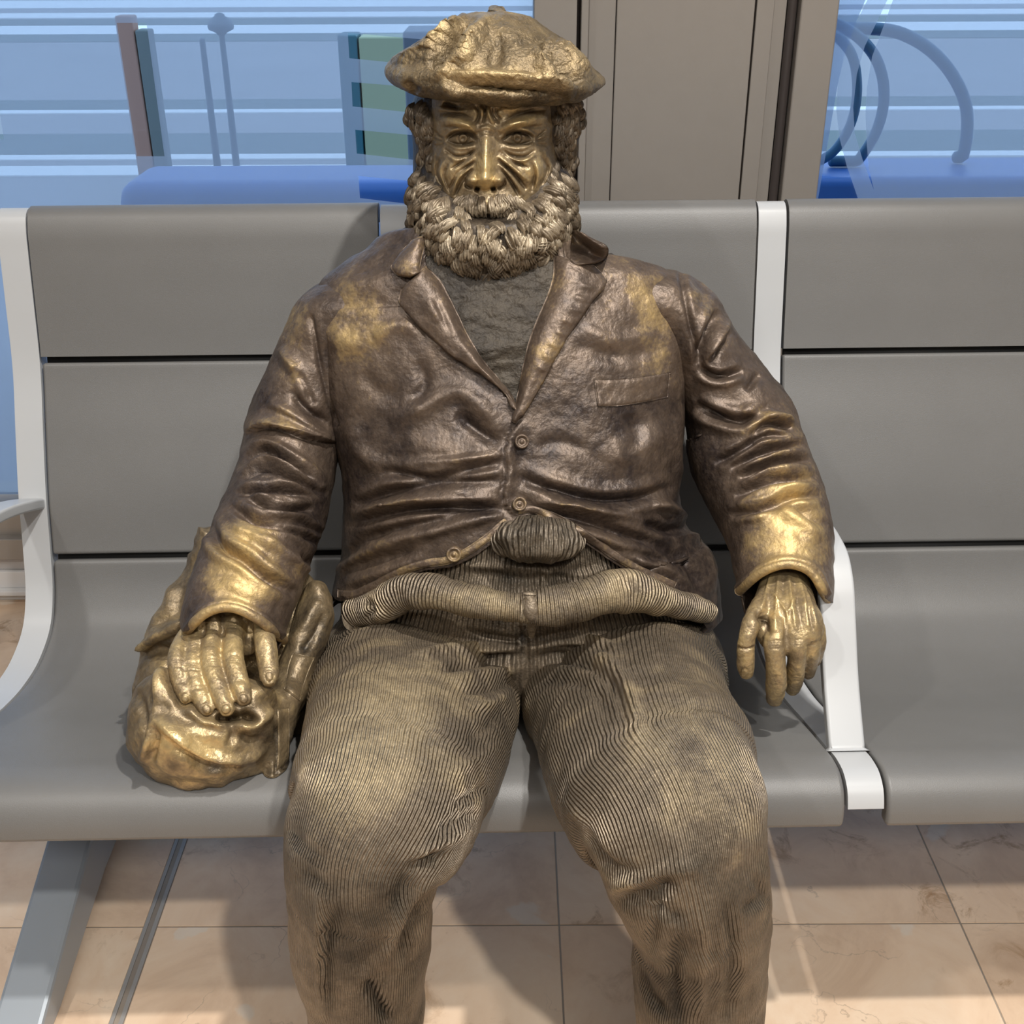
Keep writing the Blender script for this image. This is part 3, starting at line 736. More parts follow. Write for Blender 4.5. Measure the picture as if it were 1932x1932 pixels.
# rolled jumper hem over the belly
V, Fc, ph, u = tube([(952, 1020, 1.262, 24, .020), (975, 1016, 1.250, 36, .030), (1018, 1017, 1.244, 40, .033), (1060, 1021, 1.250, 34, .028), (1082, 1028, 1.262, 20, .018)], 110, 60)
N = normals_of(V, Fc); V = V + N * (.0055 * fbm(V, 45, 12)[:, None])
sobj('jumper_hem', V, Fc, M['trousers'], attrs={'wear_light': wear_light_of(V, .30, seed=6), 'rib': u * 24})

# ------------------------------------------------------------------ jacket body
TOR = [(935, 425, 1.540, 60, .050), (940, 452, 1.530, 150, .078), (938, 482, 1.520, 250, .098), (938, 520, 1.510, 325, .112), (941, 570, 1.500, 352, .122), (945, 650, 1.480, 350, .132),
       (952, 740, 1.460, 340, .140), (960, 830, 1.440, 324, .150), (964, 920, 1.420, 314, .158), (966, 1000, 1.400, 318, .163), (972, 1060, 1.390, 345, .163), (980, 1120, 1.375, 366, .165), (984, 1180, 1.360, 372, .165)]
HEM = [(560, 1100), (618, 1104), (634, 1132), (662, 1134), (702, 1120), (760, 1091), (806, 1076), (850, 1070), (880, 1058), (925, 1028), (965, 994), (974, 980), (990, 974), (1030, 984), (1080, 1008), (1120, 1036), (1170, 1070), (1235, 1104), (1282, 1124), (1318, 1156), (1345, 1200), (1400, 1200)]
VOP = [(803, 440), (806, 500), (838, 549), (856, 592), (877, 636), (908, 683), (943, 723), (972, 768), (977, 752), (990, 701), (1003, 649), (1021, 601), (1043, 549), (1051, 497), (1053, 440)]
STR_TOR = [
 ([(573, 562), (586, 636), (608, 723), (634, 801)], 4, -.005, 'l'), ([(1282, 498), (1293, 550), (1305, 621), (1314, 663)], 4, -.005, 'l'),
 ([(985, 790), (958, 828), (956, 900), (949, 931), (956, 957), (973, 976)], 5, .007, 's'),
 ([(717, 888), (821, 901), (882, 888), (951, 872)], 9, -.008, 'f'), ([(760, 872), (860, 868), (951, 857)], 8, .005), ([(669, 953), (756, 925), (843, 912), (947, 905)], 9, -.009, 'f'),
 ([(677, 968), (777, 945), (943, 938)], 9, .006), ([(656, 990), (769, 964), (870, 958), (947, 957)], 8, -.008, 'f'), ([(700, 1010), (800, 985), (900, 965), (960, 962)], 8, -.006),
 ([(660, 1030), (760, 1015), (860, 992), (955, 968)], 10, .007), ([(640, 1075), (720, 1055), (800, 1035)], 12, -.006), ([(650, 1105), (730, 1075), (800, 1050)], 9, .005),
 ([(735, 800), (800, 768), (870, 740), (910, 770), (951, 812)], 18, .008), ([(860, 780), (905, 815), (945, 840)], 12, -.009), ([(760, 830), (830, 845), (940, 845)], 22, .004), ([(660, 790), (680, 850), (730, 885)], 16, .007),
 ([(705, 640), (745, 615), (800, 625)], 14, .005), ([(790, 680), (800, 730), (780, 760)], 13, -.005), ([(680, 700), (720, 740), (760, 745)], 16, -.004), ([(600, 600), (640, 640), (700, 650)], 20, .005),
 ([(969, 893), (1010, 915), (1060, 930), (1125, 945), (1212, 938), (1273, 916)], 10, -.009, 'f'), ([(985, 915), (1070, 948), (1150, 962)], 9, .006), ([(995, 945), (1060, 952), (1125, 962), (1234, 990)], 9, .006),
 ([(1000, 968), (1080, 978), (1180, 1010), (1260, 1035)], 9, -.008, 'f'), ([(1010, 975), (1100, 1005), (1200, 1050), (1270, 1085)], 9, .007), ([(1090, 1010), (1180, 1040), (1260, 1060)], 8, -.006),
 ([(1230, 950), (1275, 965), (1290, 990)], 9, .010), ([(1210, 985), (1260, 1000), (1290, 1000)], 9, -.010), ([(1130, 860), (1200, 845), (1260, 800)], 26, .006), ([(1010, 840), (1060, 835), (1110, 850)], 12, -.004),
 ([(1090, 620), (1160, 640), (1240, 630)], 14, .004), ([(1080, 650), (1150, 670), (1250, 660)], 14, -.004), ([(1190, 780), (1200, 830), (1170, 860)], 14, -.004), ([(1285, 760), (1275, 850), (1283, 930)], 12, .006),
 ([(1270, 1010), (1320, 1020), (1338, 1060), (1345, 1120)], 8, .008), ([(1240, 1030), (1295, 1060), (1325, 1120)], 10, -.008), ([(1200, 1060), (1260, 1075), (1310, 1110)], 8, .005),
 ([(620, 1090), (660, 1060), (700, 1040), (760, 1025)], 9, .006), ([(640, 1060), (690, 1020), (740, 1005)], 10, -.007), ([(800, 560), (790, 600), (820, 650)], 12, -.003), ([(640, 560), (700, 540), (740, 560)], 22, .004)]
V, Fc, ph, u = tube(TOR, 330, 420, power=2.35, cap=2, front_bias=.45)
torso_plain = (V.copy(), Fc.copy())
N = normals_of(V, Fc); V = V + N * (.0045 * fbm(V, 9, 2)[:, None] + .0012 * fbm(V, 45, 8, 2)[:, None])
V, H = sculpt(V, Fc, STR_TOR, 1.12)
px, _ = proj(V); N = normals_of(V, Fc); fc = facing(V, N) > -.1
hem = catmull(np.array(HEM, float), 200)
hx = np.maximum.accumulate(hem[:, 0]); hy = np.interp(px[:, 0], hx, hem[:, 1])
over = np.where(fc, px[:, 1] - hy, -5.0); over[:330 * 420][: 420 * 150] = -5
over = np.where(fc, over, np.where(px[:, 1] > 1188, 1.0, -1.0))
dead = trim_columns(V, 330, 420, over)
dead[330 * 420 + 2 * 420 + 1:] = True
cut = in_poly(px, VOP) & fc
keepF = Fc[~cut[Fc].any(1) & ~(dead[Fc].all(1))]
jwear = wear_light_of(V, .20, [(660, 590, 125, 70, .36), (800, 700, 80, 80, .08), (1230, 540, 90, 80, .36), (1080, 620, 60, 120, .12), (700, 660, 120, 80, .16), (1260, 640, 60, 90, .2), (740, 1045, 160, 40, .15), (1060, 1000, 120, 40, .12), (1180, 700, 110, 60, .12), (1130, 640, 130, 90, .1)], H, 14, seed=2)
jacket = sobj('jacket', V, keepF, M['jacket'], attrs={'wear_light': jwear}, label='dark bronze jacket body, rubbed golden on the shoulders')
m = jacket.modifiers.new('thickness', 'SOLIDIFY'); m.thickness = .0025; m.offset = -1
torso_sc = (V, Fc)
T_body = bvh(V, keepF)
# jumper inside
SW = [(r[0], r[1], r[2] + .004, r[3] * .93 * k, r[4] * .93 * k) for r, k in zip(TOR[:-5], (1, 1, 1, 1, 1, 1, .97, .90))]
V, Fc, ph, u = tube(SW, 220, 260, power=2.3, cap=2, front_bias=.4)
N = normals_of(V, Fc); V = V + N * (.002 * fbm(V, 40, 21)[:, None] + .0016 * fbm(V, 130, 22, 2)[:, None])
V, H = sculpt(V, Fc, [([(860, 650), (930, 660), (1000, 640)], 12, .004), ([(870, 690), (930, 705), (985, 690)], 10, -.003)])
sobj('jumper', V, Fc, M['sweater'], attrs={'wear_light': wear_light_of(V, .12, [(940, 690, 60, 50, .22)], seed=8)}, label='dark rough knitted jumper')
T_sw = bvh(V, Fc)
NK = [(938, 380, 1.535, 80, .065), (940, 470, 1.515, 98, .075), (942, 540, 1.490, 112, .085), (943, 610, 1.475, 112, .085), (943, 660, 1.47, 100, .07)]
V, Fc, ph, u = tube(NK, 120, 120)
N = normals_of(V, Fc); V = V + N * (.0015 * fbm(V, 50, 24)[:, None] + .001 * fbm(V, 150, 25, 2)[:, None])
V, H = sculpt(V, Fc, [([(850, 585), (900, 600), (960, 598), (1030, 580)], 10, .005), ([(850, 610), (940, 622), (1020, 605)], 8, -.004)])
sobj('roll_neck', V, Fc, M['sweater'], attrs={'wear_light': wear_light_of(V, .06, seed=9)})
T_nk = bvh(V, Fc)
TR = [T_body, T_sw, T_nk]
def sheet(name, A, B, nu, nv, th, trees=TR, base=.4, zones=(), strokes=(), parent=None, **kw):
    V, Fc = strip(A, B, nu, nv, th, trees, **kw)
    N = normals_of(V, Fc); V = V + N * (.0008 * fbm(V, 60, 31)[:, None])
    V, H = sculpt(V, Fc, strokes)
    return sobj(name, V, Fc, M['jacket'], parent, {'wear_light': wear_light_of(V, base, zones, H, 15, seed=11)})
LO = [(757, 545), (752, 572), (769, 594), (803, 628), (843, 663), (882, 690), (921, 716), (951, 742), (972, 775)]
LI = [(803, 500), (832, 530), (848, 560), (866, 596), (887, 640), (917, 686), (944, 718), (964, 742), (978, 778)]
sheet('lapel', LO, LI, 110, 22, .009, base=.42, strokes=[([(752, 572), (803, 628), (882, 690), (968, 765)], 5, .003, 'l'), ([(800, 560), (830, 605)], 8, .003), ([(820, 560), (850, 630)], 6, -.003)], sm=14, bulge=.006, parent=jacket)
RO = [(1120, 498), (1146, 530), (1121, 567), (1090, 611), (1060, 658), (1030, 711), (1002, 756), (974, 800)]
RI = [(1044, 480), (1043, 520), (1034, 552), (1013, 602), (996, 650), (984, 702), (976, 746), (964, 795)]
sheet('lapel', RO, RI, 110, 22, .009, base=.42, strokes=[([(1146, 530), (1090, 611), (1030, 711), (985, 780)], 5, .003, 'l')] + [([(1010 + k * 12, 690 - k * 22), (1030 + k * 13, 700 - k * 22)], 5, .0025) for k in range(8)], sm=14, bulge=.006, parent=jacket)
# collar behind the lapels
sheet('collar', [(778, 452), (748, 486), (737, 505), (745, 517), (772, 524)], [(812, 440), (800, 470), (795, 492), (793, 505), (796, 514)], 60, 20, .011, base=.42, sm=14, bulge=.008, parent=jacket)
sheet('collar', [(1098, 438), (1122, 452), (1148, 470), (1146, 484), (1122, 498)], [(1062, 430), (1062, 455), (1064, 475), (1068, 490), (1080, 502)], 60, 20, .011, base=.42, sm=14, bulge=.008, parent=jacket)
# breast pocket welt
sheet('breast_pocket', [(1121, 716), (1160, 716), (1210, 711), (1265, 702)], [(1127, 768), (1165, 766), (1210, 760), (1260, 749)], 60, 22, .004, base=.38, strokes=[([(1121, 722), (1190, 720), (1262, 708)], 4, .002, 'l'), ([(1133, 720), (1137, 764)], 3, -.002, 'l'), ([(1245, 706), (1243, 748)], 3, -.002, 'l'), ([(1180, 728), (1184, 755)], 6, -.002), ([(1210, 724), (1206, 750)], 6, -.002)], parent=jacket)
# turned hems along the opening
def hem_strip(pts, wd, base=.5):
    A = np.array(pts, float); t = nrm(np.gradient(A, axis=0)); n = np.c_[-t[:, 1], t[:, 0]]
    sheet('hem', A, A - n * wd, 120, 8, .006, base=base, roll=.8, sm=20, parent=jacket)
hem_strip([(636, 1127), (665, 1129), (702, 1115), (760, 1086), (806, 1071), (850, 1064), (878, 1052), (922, 1023), (962, 990)], 16)
hem_strip([(978, 970), (1000, 968), (1032, 978), (1080, 1002), (1120, 1030), (1168, 1062), (1225, 1092), (1272, 1112)], 15)
def button(x, y, r_px, Yf=1.28):
    loc, n = hit([T_body] + TR, x, y, Yf); d = nrm(CAMP - loc); n = nrm(n * .5 + d * .5)
    r = r_px * depth(loc) / F
    q = Vector(n).to_track_quat('Z', 'Y').to_matrix()
    prof = [(0, .0052), (.25, .0050), (.28, .0036), (.60, .0036), (.66, .0060), (.82, .0072), (.96, .0060), (1.0, .0035), (1.0, -.004)]
    V = []; na = 28
    for (a, h) in prof:
        for k in range(na):
            t = 2 * math.pi * k / na; V.append(np.array(loc) + np.array(q @ Vector((a * r * math.cos(t), a * r * math.sin(t), h))) + n * .003)
    V = np.array(V); Fc = grid_faces(len(prof), na, True)
    Fc = np.concatenate([Fc])
    if (np.cross(V[Fc[0]][1] - V[Fc[0]][0], V[Fc[0]][2] - V[Fc[0]][0]) + np.cross(V[Fc[200]][1] - V[Fc[200]][0], V[Fc[200]][2] - V[Fc[200]][0])) @ n < 0: Fc = Fc[:, ::-1]
    sobj('button', V, Fc, M['jacket'], jacket, {'wear_light': wear_light_of(V, .5, seed=13)})
for b in ((984, 833, 14), (980, 951, 14), (858, 1045, 15)): button(*b)

# ------------------------------------------------------------------ sleeves
ARM_R = [(740, 600, 1.49, 52, .07), (680, 585, 1.495, 62, .08), (632, 600, 1.495, 70, .085), (606, 660, 1.485, 78, .085), (580, 740, 1.460, 84, .084), (556, 810, 1.435, 90, .083), (544, 870, 1.405, 90, .082),
         (530, 930, 1.365, 94, .080), (508, 990, 1.315, 100, .078), (489, 1045, 1.268, 102, .075), (466, 1105, 1.222, 101, .070), (447, 1160, 1.185, 98, .064), (440, 1182, 1.172, 96, .062), (433, 1212, 1.158, 92, .056)]
ARM_L = [(1150, 590, 1.49, 52, .07), (1215, 570, 1.495, 64, .08), (1272, 590, 1.495, 76, .085), (1314, 660, 1.490, 80, .085), (1362, 735, 1.475, 88, .085), (1398, 800, 1.452, 104, .085), (1412, 860, 1.425, 112, .083),
         (1438, 920, 1.388, 106, .080), (1462, 980, 1.343, 98, .077), (1474, 1030, 1.308, 95, .073), (1480, 1080, 1.275, 91, .066), (1484, 1108, 1.260, 90, .064), (1488, 1148, 1.240, 86, .060)]
STR_R = [([(637, 835), (586, 828), (539, 812), (496, 806), (462, 819)][::-1], 7, .011, 's'),
 ([(528, 655), (560, 700), (592, 760)], 10, .008), ([(557, 695), (575, 725), (592, 765)], 8, -.009), ([(503, 757), (560, 785), (618, 826)], 10, .007), ([(545, 735), (580, 775), (620, 800)], 8, -.007),
 ([(460, 872), (499, 848), (543, 870), (608, 917)], 7, -.009, 'f'), ([(449, 908), (503, 886), (572, 915), (618, 934)], 7, -.009, 'f'), ([(445, 933), (514, 926), (594, 938)], 6, -.008, 'f'),
 ([(463, 940), (521, 962), (590, 962)], 6, -.008, 'f'), ([(434, 955), (485, 986), (543, 998), (608, 1027)], 7, -.009, 'f'), ([(496, 978), (572, 991), (610, 1009)], 6, -.007, 'f'),
 ([(398, 984), (414, 1027), (460, 1056), (496, 1085), (557, 1122)], 9, -.011, 'f'), ([(470, 1020), (530, 1040), (590, 1080)], 11, .007), ([(430, 990), (470, 1010), (540, 1030)], 8, .006), ([(560, 1050), (590, 1060), (608, 1050)], 8, -.006),
 ([(355, 1188), (385, 1150), (430, 1138), (480, 1156), (530, 1196)], 7, .005, 'l'), ([(586, 600), (605, 690), (636, 800)], 5, -.004, 'l'), ([(420, 1090), (450, 1110), (520, 1140)], 16, .004)]
STR_L = [([(1282, 498), (1293, 550), (1305, 621), (1314, 663)], 5, -.006, 'l'), ([(1310, 520), (1330, 545), (1325, 580)], 10, -.005), ([(1356, 585), (1324, 656), (1316, 690)], 8, -.009, 'f'), ([(1378, 605), (1350, 640), (1325, 680)], 8, .006), ([(1375, 625), (1350, 665), (1340, 690)], 7, -.006),
 ([(1317, 691), (1349, 709), (1402, 700)], 7, -.008, 'f'), ([(1408, 738), (1432, 705)], 7, -.006), ([(1310, 763), (1356, 785), (1398, 795), (1430, 783), (1451, 776)], 9, -.010, 'f'), ([(1400, 780), (1450, 785), (1500, 800)], 9, .008),
 ([(1412, 823), (1444, 802), (1495, 808)], 7, -.010, 'f'), ([(1346, 876), (1402, 848), (1451, 820), (1486, 828)], 7, -.007, 'f'), ([(1377, 884), (1437, 855), (1520, 838)], 7, -.009, 'f'),
 ([(1395, 905), (1465, 873), (1530, 868)], 7, -.009, 'f'), ([(1385, 938), (1451, 908), (1540, 902)], 7, -.009, 'f'), ([(1375, 972), (1444, 957), (1486, 939), (1550, 936)], 7, -.009, 'f'),
 ([(1437, 978), (1497, 952), (1532, 975), (1562, 992)], 8, -.007), ([(1470, 960), (1520, 990), (1550, 1020)], 12, .005),
 ([(1395, 1108), (1440, 1070), (1490, 1056), (1535, 1072), (1560, 1120)], 7, .005, 'l')]
SL = {}
for nm, rows, st, zones in (('r', ARM_R, STR_R, [(460, 1100, 85, 80, .58), (470, 1050, 80, 50, .25), (560, 620, 50, 60, .3), (480, 1000, 60, 30, .22), (500, 800, 60, 30, .18), (560, 730, 40, 50, .1), (590, 960, 40, 60, -.15)]),
                            ('l', ARM_L, STR_L, [(1480, 1040, 80, 60, .62), (1495, 925, 75, 85, .52), (1340, 560, 60, 80, .32), (1450, 790, 60, 50, .25), (1345, 880, 60, 80, -.18)])):
    V, Fc, ph, u = tube(rows, 260, 200, power=2.1, cap=3, front_bias=.2)
    N = normals_of(V, Fc); V = V + N * (.0035 * fbm(V, 13, 14)[:, None] + .001 * fbm(V, 50, 15, 2)[:, None])
    V, H = sculpt(V, Fc, st, 1.3)
    # hollow cuff: drop the end cap and slant the rim
    n0 = 260 * 200; capverts = np.zeros(len(V), bool); capverts[n0 + 3 * 200 + 1:] = True
    px, _ = proj(V)
    rim = ([(300, 1240), (352, 1194), (385, 1160), (430, 1147), (480, 1166), (532, 1208), (580, 1250)] if nm == 'r' else [(1350, 1160), (1396, 1117), (1440, 1080), (1490, 1066), (1532, 1082), (1556, 1125), (1574, 1150), (1620, 1185)])
    rc = catmull(np.array(rim, float), 100); ry = np.interp(px[:, 0], np.maximum.accumulate(rc[:, 0]), rc[:, 1])
    N = normals_of(V, Fc); front = facing(V, N) > .0
    dead = trim_columns(V, 260, 200, np.where(front & (u > .8), px[:, 1] - ry, -5.0))
    kf = Fc[~(capverts[Fc].any(1)) & ~(dead[Fc].all(1))]
    o = sobj('sleeve', V, kf, M['sleeve'], jacket, {'wear_light': wear_light_of(V, .24, zones, H, 12, seed=16)}, label='bronze sleeve with folds, rubbed golden at the cuff')
    md = o.modifiers.new('thickness', 'SOLIDIFY'); md.thickness = .0025; md.offset = -1
    SL[nm] = bvh(V, kf)
    # rolled cuff edge
    C = []
    for q in rc[17:83]:
        loc, n = hit([SL[nm]], q[0], q[1] - 3, 1.2 if nm == 'r' else 1.29); C.append(loc)
    C = np.array(C)
    for _ in range(25): C[1:-1] = (C[:-2] + C[2:] + 2 * C[1:-1]) / 4
    C = catmull(C, 90)
    V, Fc, ph, u = tube_axis(C, np.full(90, .0062), np.full(90, .0062), 14)
    sobj('cuff_edge', V, Fc, M['sleeve'], o, {'wear_light': wear_light_of(V, .75, seed=17)})

# ------------------------------------------------------------------ head
HEAD = [(932, 95, 1.575, 70, .07), (932, 130, 1.570, 112, .098), (932, 190, 1.562, 130, .108), (931, 250, 1.556, 134, .112), (930, 310, 1.550, 130, .112), (930, 370, 1.545, 122, .108), (931, 430, 1.542, 108, .098), (934, 490, 1.540, 92, .085), (936, 560, 1.54, 84, .07)]
V, Fc, ph, u = tube(HEAD, 300, 300, power=2.25, cap=3, front_bias=.62)
def G(px, L):
    h = np.zeros(len(px))
    for (x, y, sx, sy, a) in L: h += a * np.exp(-((px[:, 0] - x) / sx) ** 2 - ((px[:, 1] - y) / sy) ** 2)
    return h
N = normals_of(V, Fc); px, _ = proj(V); fcm = sstep(-.05, .25, facing(V, N))
nose = G(px, [(917, 262, 13, 18, .010), (916, 290, 12, 20, .017), (916, 318, 14, 18, .024), (915, 340, 17, 13, .026), (888, 340, 10, 10, .014), (943, 340, 10, 10, .014)])
nose *= 1 - sstep(350, 360, px[:, 1] - 6 * np.exp(-((px[:, 0] - 915) / 14) ** 2) + 4)
h = nose + G(px, [(868, 263, 27, 15, -.013), (977, 262, 28, 15, -.013), (870, 261, 17, 10, .008), (977, 260, 17, 10, .008),
   (845, 325, 26, 26, .008), (1008, 322, 26, 26, .008), (868, 236, 30, 10, .009), (985, 234, 32, 10, .009), (925, 212, 60, 12, .003), (925, 385, 50, 18, .008), (808, 270, 14, 40, -.006), (1050, 270, 14, 40, -.006)])
FACE = []
def mir(pts): return [(1848 - x, y) for x, y in pts]
def both(pts, w, a, k='r'): FACE.append((pts, w, a, k)); FACE.append((mir(pts), w, a, k))
FACE += [
 # lids
 ([(842, 264), (855, 254), (873, 250), (889, 254), (900, 265)], 3.2, -.0055), ([(842, 265), (856, 271), (874, 273), (890, 270), (900, 266)], 2.6, -.0040),
 ([(838, 258), (855, 246), (875, 243), (893, 248), (904, 262)], 3.2, .0040), ([(842, 269), (858, 278), (876, 280), (896, 275)], 3.4, .0035),
 ([(946, 266), (958, 255), (975, 250), (993, 253), (1007, 262)], 3.2, -.0055), ([(948, 267), (960, 272), (978, 273), (994, 270), (1007, 264)], 2.6, -.0040),
 ([(942, 262), (955, 248), (975, 243), (995, 246), (1012, 257)], 3.2, .0040), ([(950, 275), (972, 280), (992, 278), (1008, 270)], 3.4, .0035),
 # brows, heavy and pulled down to the nose
 ([(824, 226), (850, 226), (878, 235), (902, 250)], 7, .0070), ([(830, 240), (860, 240), (885, 246), (901, 256)], 3.5, -.0045),
 ([(1036, 222), (1005, 224), (970, 234), (940, 250)], 7, .0070), ([(1030, 238), (995, 240), (962, 246), (940, 257)], 3.5, -.0045),
 ([(826, 212), (852, 214), (880, 220), (895, 228)], 3.5, -.0040), ([(1030, 208), (1000, 210), (968, 220), (950, 232)], 3.5, -.0040),
 ([(835, 195), (850, 199), (866, 205)], 5, -.008), ([(822, 203), (845, 208), (880, 210)], 4, .003), ([(945, 204), (965, 206), (990, 200)], 6, .004),
 # frown
 ([(915, 196), (914, 215), (911, 232)], 3.2, -.0065), ([(897, 198), (904, 215), (898, 230), (888, 234)], 3.0, -.0055), ([(906, 200), (911, 218), (905, 234)], 3, .004), ([(926, 203), (932, 222), (942, 233)], 3.0, -.0055), ([(920, 200), (924, 220), (932, 234)], 3, .004),
 ([(937, 203), (936, 215), (945, 226)], 3, -.005), ([(900, 246), (917, 240), (936, 246)], 4, .003), ([(902, 258), (917, 256), (933, 258)], 3, -.002),
 # bags and cheek folds
 ([(838, 280), (858, 294), (880, 293), (900, 281)], 3.2, -.0050), ([(842, 290), (862, 302), (886, 296), (904, 284)], 3.4, .0035), ([(896, 286), (872, 305), (850, 320)], 3, -.0050), ([(898, 296), (872, 318), (845, 352)], 3.2, .0040), ([(897, 304), (866, 324), (846, 360)], 3, -.0055),
 ([(894, 312), (864, 338), (853, 368)], 3.2, .0040), ([(892, 318), (870, 345), (858, 372)], 3, -.0055), ([(830, 296), (823, 322), (838, 358)], 3.2, -.0050), ([(838, 300), (830, 322), (846, 362)], 3, .0035), ([(845, 308), (838, 330), (850, 366)], 2.6, -.0040),
 ([(820, 282), (818, 300), (822, 330)], 3, .003), ([(818, 246), (828, 256), (838, 263)], 2.5, -.0035), ([(817, 260), (828, 265), (838, 267)], 2.5, -.0035), ([(819, 276), (830, 274), (840, 270)], 2.5, -.0035),
 ([(946, 282), (968, 294), (992, 295), (1010, 282)], 3.2, -.0050), ([(944, 286), (966, 302), (992, 302), (1012, 290)], 3.4, .0035), ([(940, 284), (968, 304), (1000, 318)], 3, -.0050), ([(938, 294), (970, 318), (1002, 346)], 3.2, .0040), ([(938, 300), (968, 326), (994, 358)], 3, -.0055),
 ([(940, 308), (966, 336), (988, 368)], 3.2, .0040), ([(946, 318), (966, 346), (980, 372)], 3, -.0055), ([(1002, 304), (1008, 330), (1002, 364)], 3, -.0055), ([(1010, 300), (1016, 328), (1008, 362)], 3, .004), ([(1019, 292), (1033, 316), (1016, 358)], 3, -.0050), ([(1026, 284), (1040, 310), (1028, 345)], 3, .0035),
 ([(1030, 244), (1020, 254), (1010, 262)], 2.5, -.0035), ([(1034, 258), (1022, 264), (1010, 265)], 2.5, -.0035), ([(1034, 274), (1022, 273), (1010, 269)], 2.5, -.0035),
 # nostril wings, lips
 ([(877, 336), (880, 350), (892, 355)], 3, -.006), ([(953, 336), (950, 350), (938, 355)], 3, -.006), ([(896, 354), (905, 358)], 4, -.010), ([(926, 358), (935, 354)], 4, -.010), ([(897, 330), (901, 343), (898, 350)], 2.5, -.004), ([(932, 330), (929, 343), (932, 350)], 2.5, -.004),
 ([(872, 411), (900, 408), (925, 411), (955, 408), (982, 411)], 5, -.016), ([(890, 401), (925, 403), (960, 401)], 4, .005), ([(890, 424), (925, 428), (965, 424)], 6, .006)]
h += 1.2 * stroke_height(px, FACE)
for ex, ey in ((874, 261), (976, 260)):
    r = np.hypot(px[:, 0] - ex, px[:, 1] - ey)
    h += -.0022 * np.exp(-((r - 9.5) / 1.7) ** 2) - .0030 * np.exp(-(r / 3.4) ** 2) + .0012 * np.exp(-((r - 6) / 2) ** 2)
V = V + nrm(CAMP - V) * (h * fcm)[:, None]
N = normals_of(V, Fc); V = V + N * (.0007 * fbm(V, 70, 33)[:, None])
wr = wear_light_of(V, .42, [(916, 318, 16, 40, .6), (915, 345, 28, 14, .4), (925, 412, 60, 9, -.3)], h - nose, 28, seed=20, nz=.08)
body = sobj('head', V, Fc, M['skin'], attrs={'wear_light': wr}, label='bronze face with deep wrinkles, brightly rubbed nose')
T_head = bvh(V, Fc)
# ------------------------------------------------------------------ hair and beard
BE = [(930, 325, 1.565, 138, .085), (930, 370, 1.545, 156, .115), (931, 420, 1.535, 158, .130), (933, 465, 1.528, 146, .130), (936, 505, 1.522, 116, .112), (938, 535, 1.518, 72, .085), (939, 548, 1.516, 40, .05)]
Vb, Fb, _, _ = tube(BE, 120, 160, power=2.2)
# hollow out the face opening: the beard ground stays behind the cheeks and mouth
pxb, _ = proj(Vb)
openp = G(pxb, [(925, 345, 75, 45, .05), (925, 408, 52, 10, .016), (925, 300, 90, 60, .04)])
Nb = normals_of(Vb, Fb); Vb = Vb - nrm(CAMP - Vb) * (openp * sstep(0, .3, facing(Vb, Nb)))[:, None]
HA = [(934, 150, 1.575, 140, .100), (936, 205, 1.572, 164, .105), (933, 270, 1.572, 154, .105), (930, 330, 1.572, 150, .105), (930, 390, 1.570, 150, .10), (930, 440, 1.57, 130, .09)]
Vh, Fh, _, _ = tube(HA, 90, 120, power=2.2)
T_b = bvh(Vb, Fb); T_h = bvh(Vh, Fh)
lock_cache = []
def lock_mesh(bend, k):
    nu, nv = 13, 13; V = np.zeros((nu, nv, 3)); ph = random.uniform(0, 6)
    for i in range(nu):
        s = i / (nu - 1)
        wd = .5 * (.50 + .55 * math.sin(math.pi * (.12 + .68 * s)) ** .8) * (1 - .35 * sstep(.85, 1, s))
        z = .05 + .55 * math.sin(math.pi * (.05 + .62 * s)) - .25 * s ** 4
        for j in range(nv):
            v = j / (nv - 1) * 2 - 1
            g = .13 * math.cos(v * math.pi * (2.2 + k) + ph * .1) * sstep(.05, .3, s)
            tip = .10 * math.sin(v * 5 + ph) * sstep(.7, 1, s)
            V[i, j] = (v * wd + bend * (math.sin(s * 4.2 + ph) * .22 + s * s * .4), s + tip, z + g - .10 * v * v - (.35 if abs(v) == 1 else 0) - (.4 if i == nu - 1 else 0))
    return V.reshape(-1, 3), grid_faces(nu, nv)
for b in (-.7, -.35, 0, .35, .7):
    for sp in (0, .6, 1.2): lock_cache.append(lock_mesh(b, sp))
def place_lock(loc, n, d3, L, Wd, hh):
    n = nrm(n); y = nrm(d3 - n * (d3 @ n)); x = np.cross(y, n)
    v, f = lock_cache[random.randrange(len(lock_cache))]
    return loc + x * (v[:, :1] * Wd) + y * (v[:, 1:2] * L) + n * (v[:, 2:] * hh), f
def px_dir(loc, ang):
    """3-D direction whose picture direction is ang (0 right, 90 down)"""
    right = CMn[:, 0]; down = -CMn[:, 1]
    return right * math.cos(math.radians(ang)) + down * math.sin(math.radians(ang))
def hit_ok(trees, x, y):
    d = Vector(rays([(x, y)])[0]).normalized()
    return any(t.ray_cast(Vector(CAMP), d)[0] is not None for t in trees)
def locks(points, trees, L, Wd, hh, flow, jit=18):
    parts = []
    for (x, y) in points:
        if not hit_ok(trees, x, y): continue
        loc, n = hit(trees, x, y, 1.45)
        a = flow(x, y) + random.uniform(-jit, jit); k = random.uniform(.8, 1.25)
        parts.append(place_lock(loc - nrm(n) * .002, n, px_dir(loc, a), L * k, Wd * random.uniform(.85, 1.2), hh * random.uniform(.8, 1.25)))
    return parts
def scatter(poly, step, jit=.35):
    P0 = np.array(poly, float); lo, hi = P0.min(0), P0.max(0); pts = []; row = 0; y = lo[1]
    while y < hi[1]:
        x = lo[0] + (row % 2) * step[0] / 2
        while x < hi[0]:
            pts.append((x + random.uniform(-jit, jit) * step[0], y + random.uniform(-jit, jit) * step[1])); x += step[0]
        y += step[1]; row += 1
    pts = np.array(pts); return [tuple(p) for p in pts[in_poly(pts, poly)]]
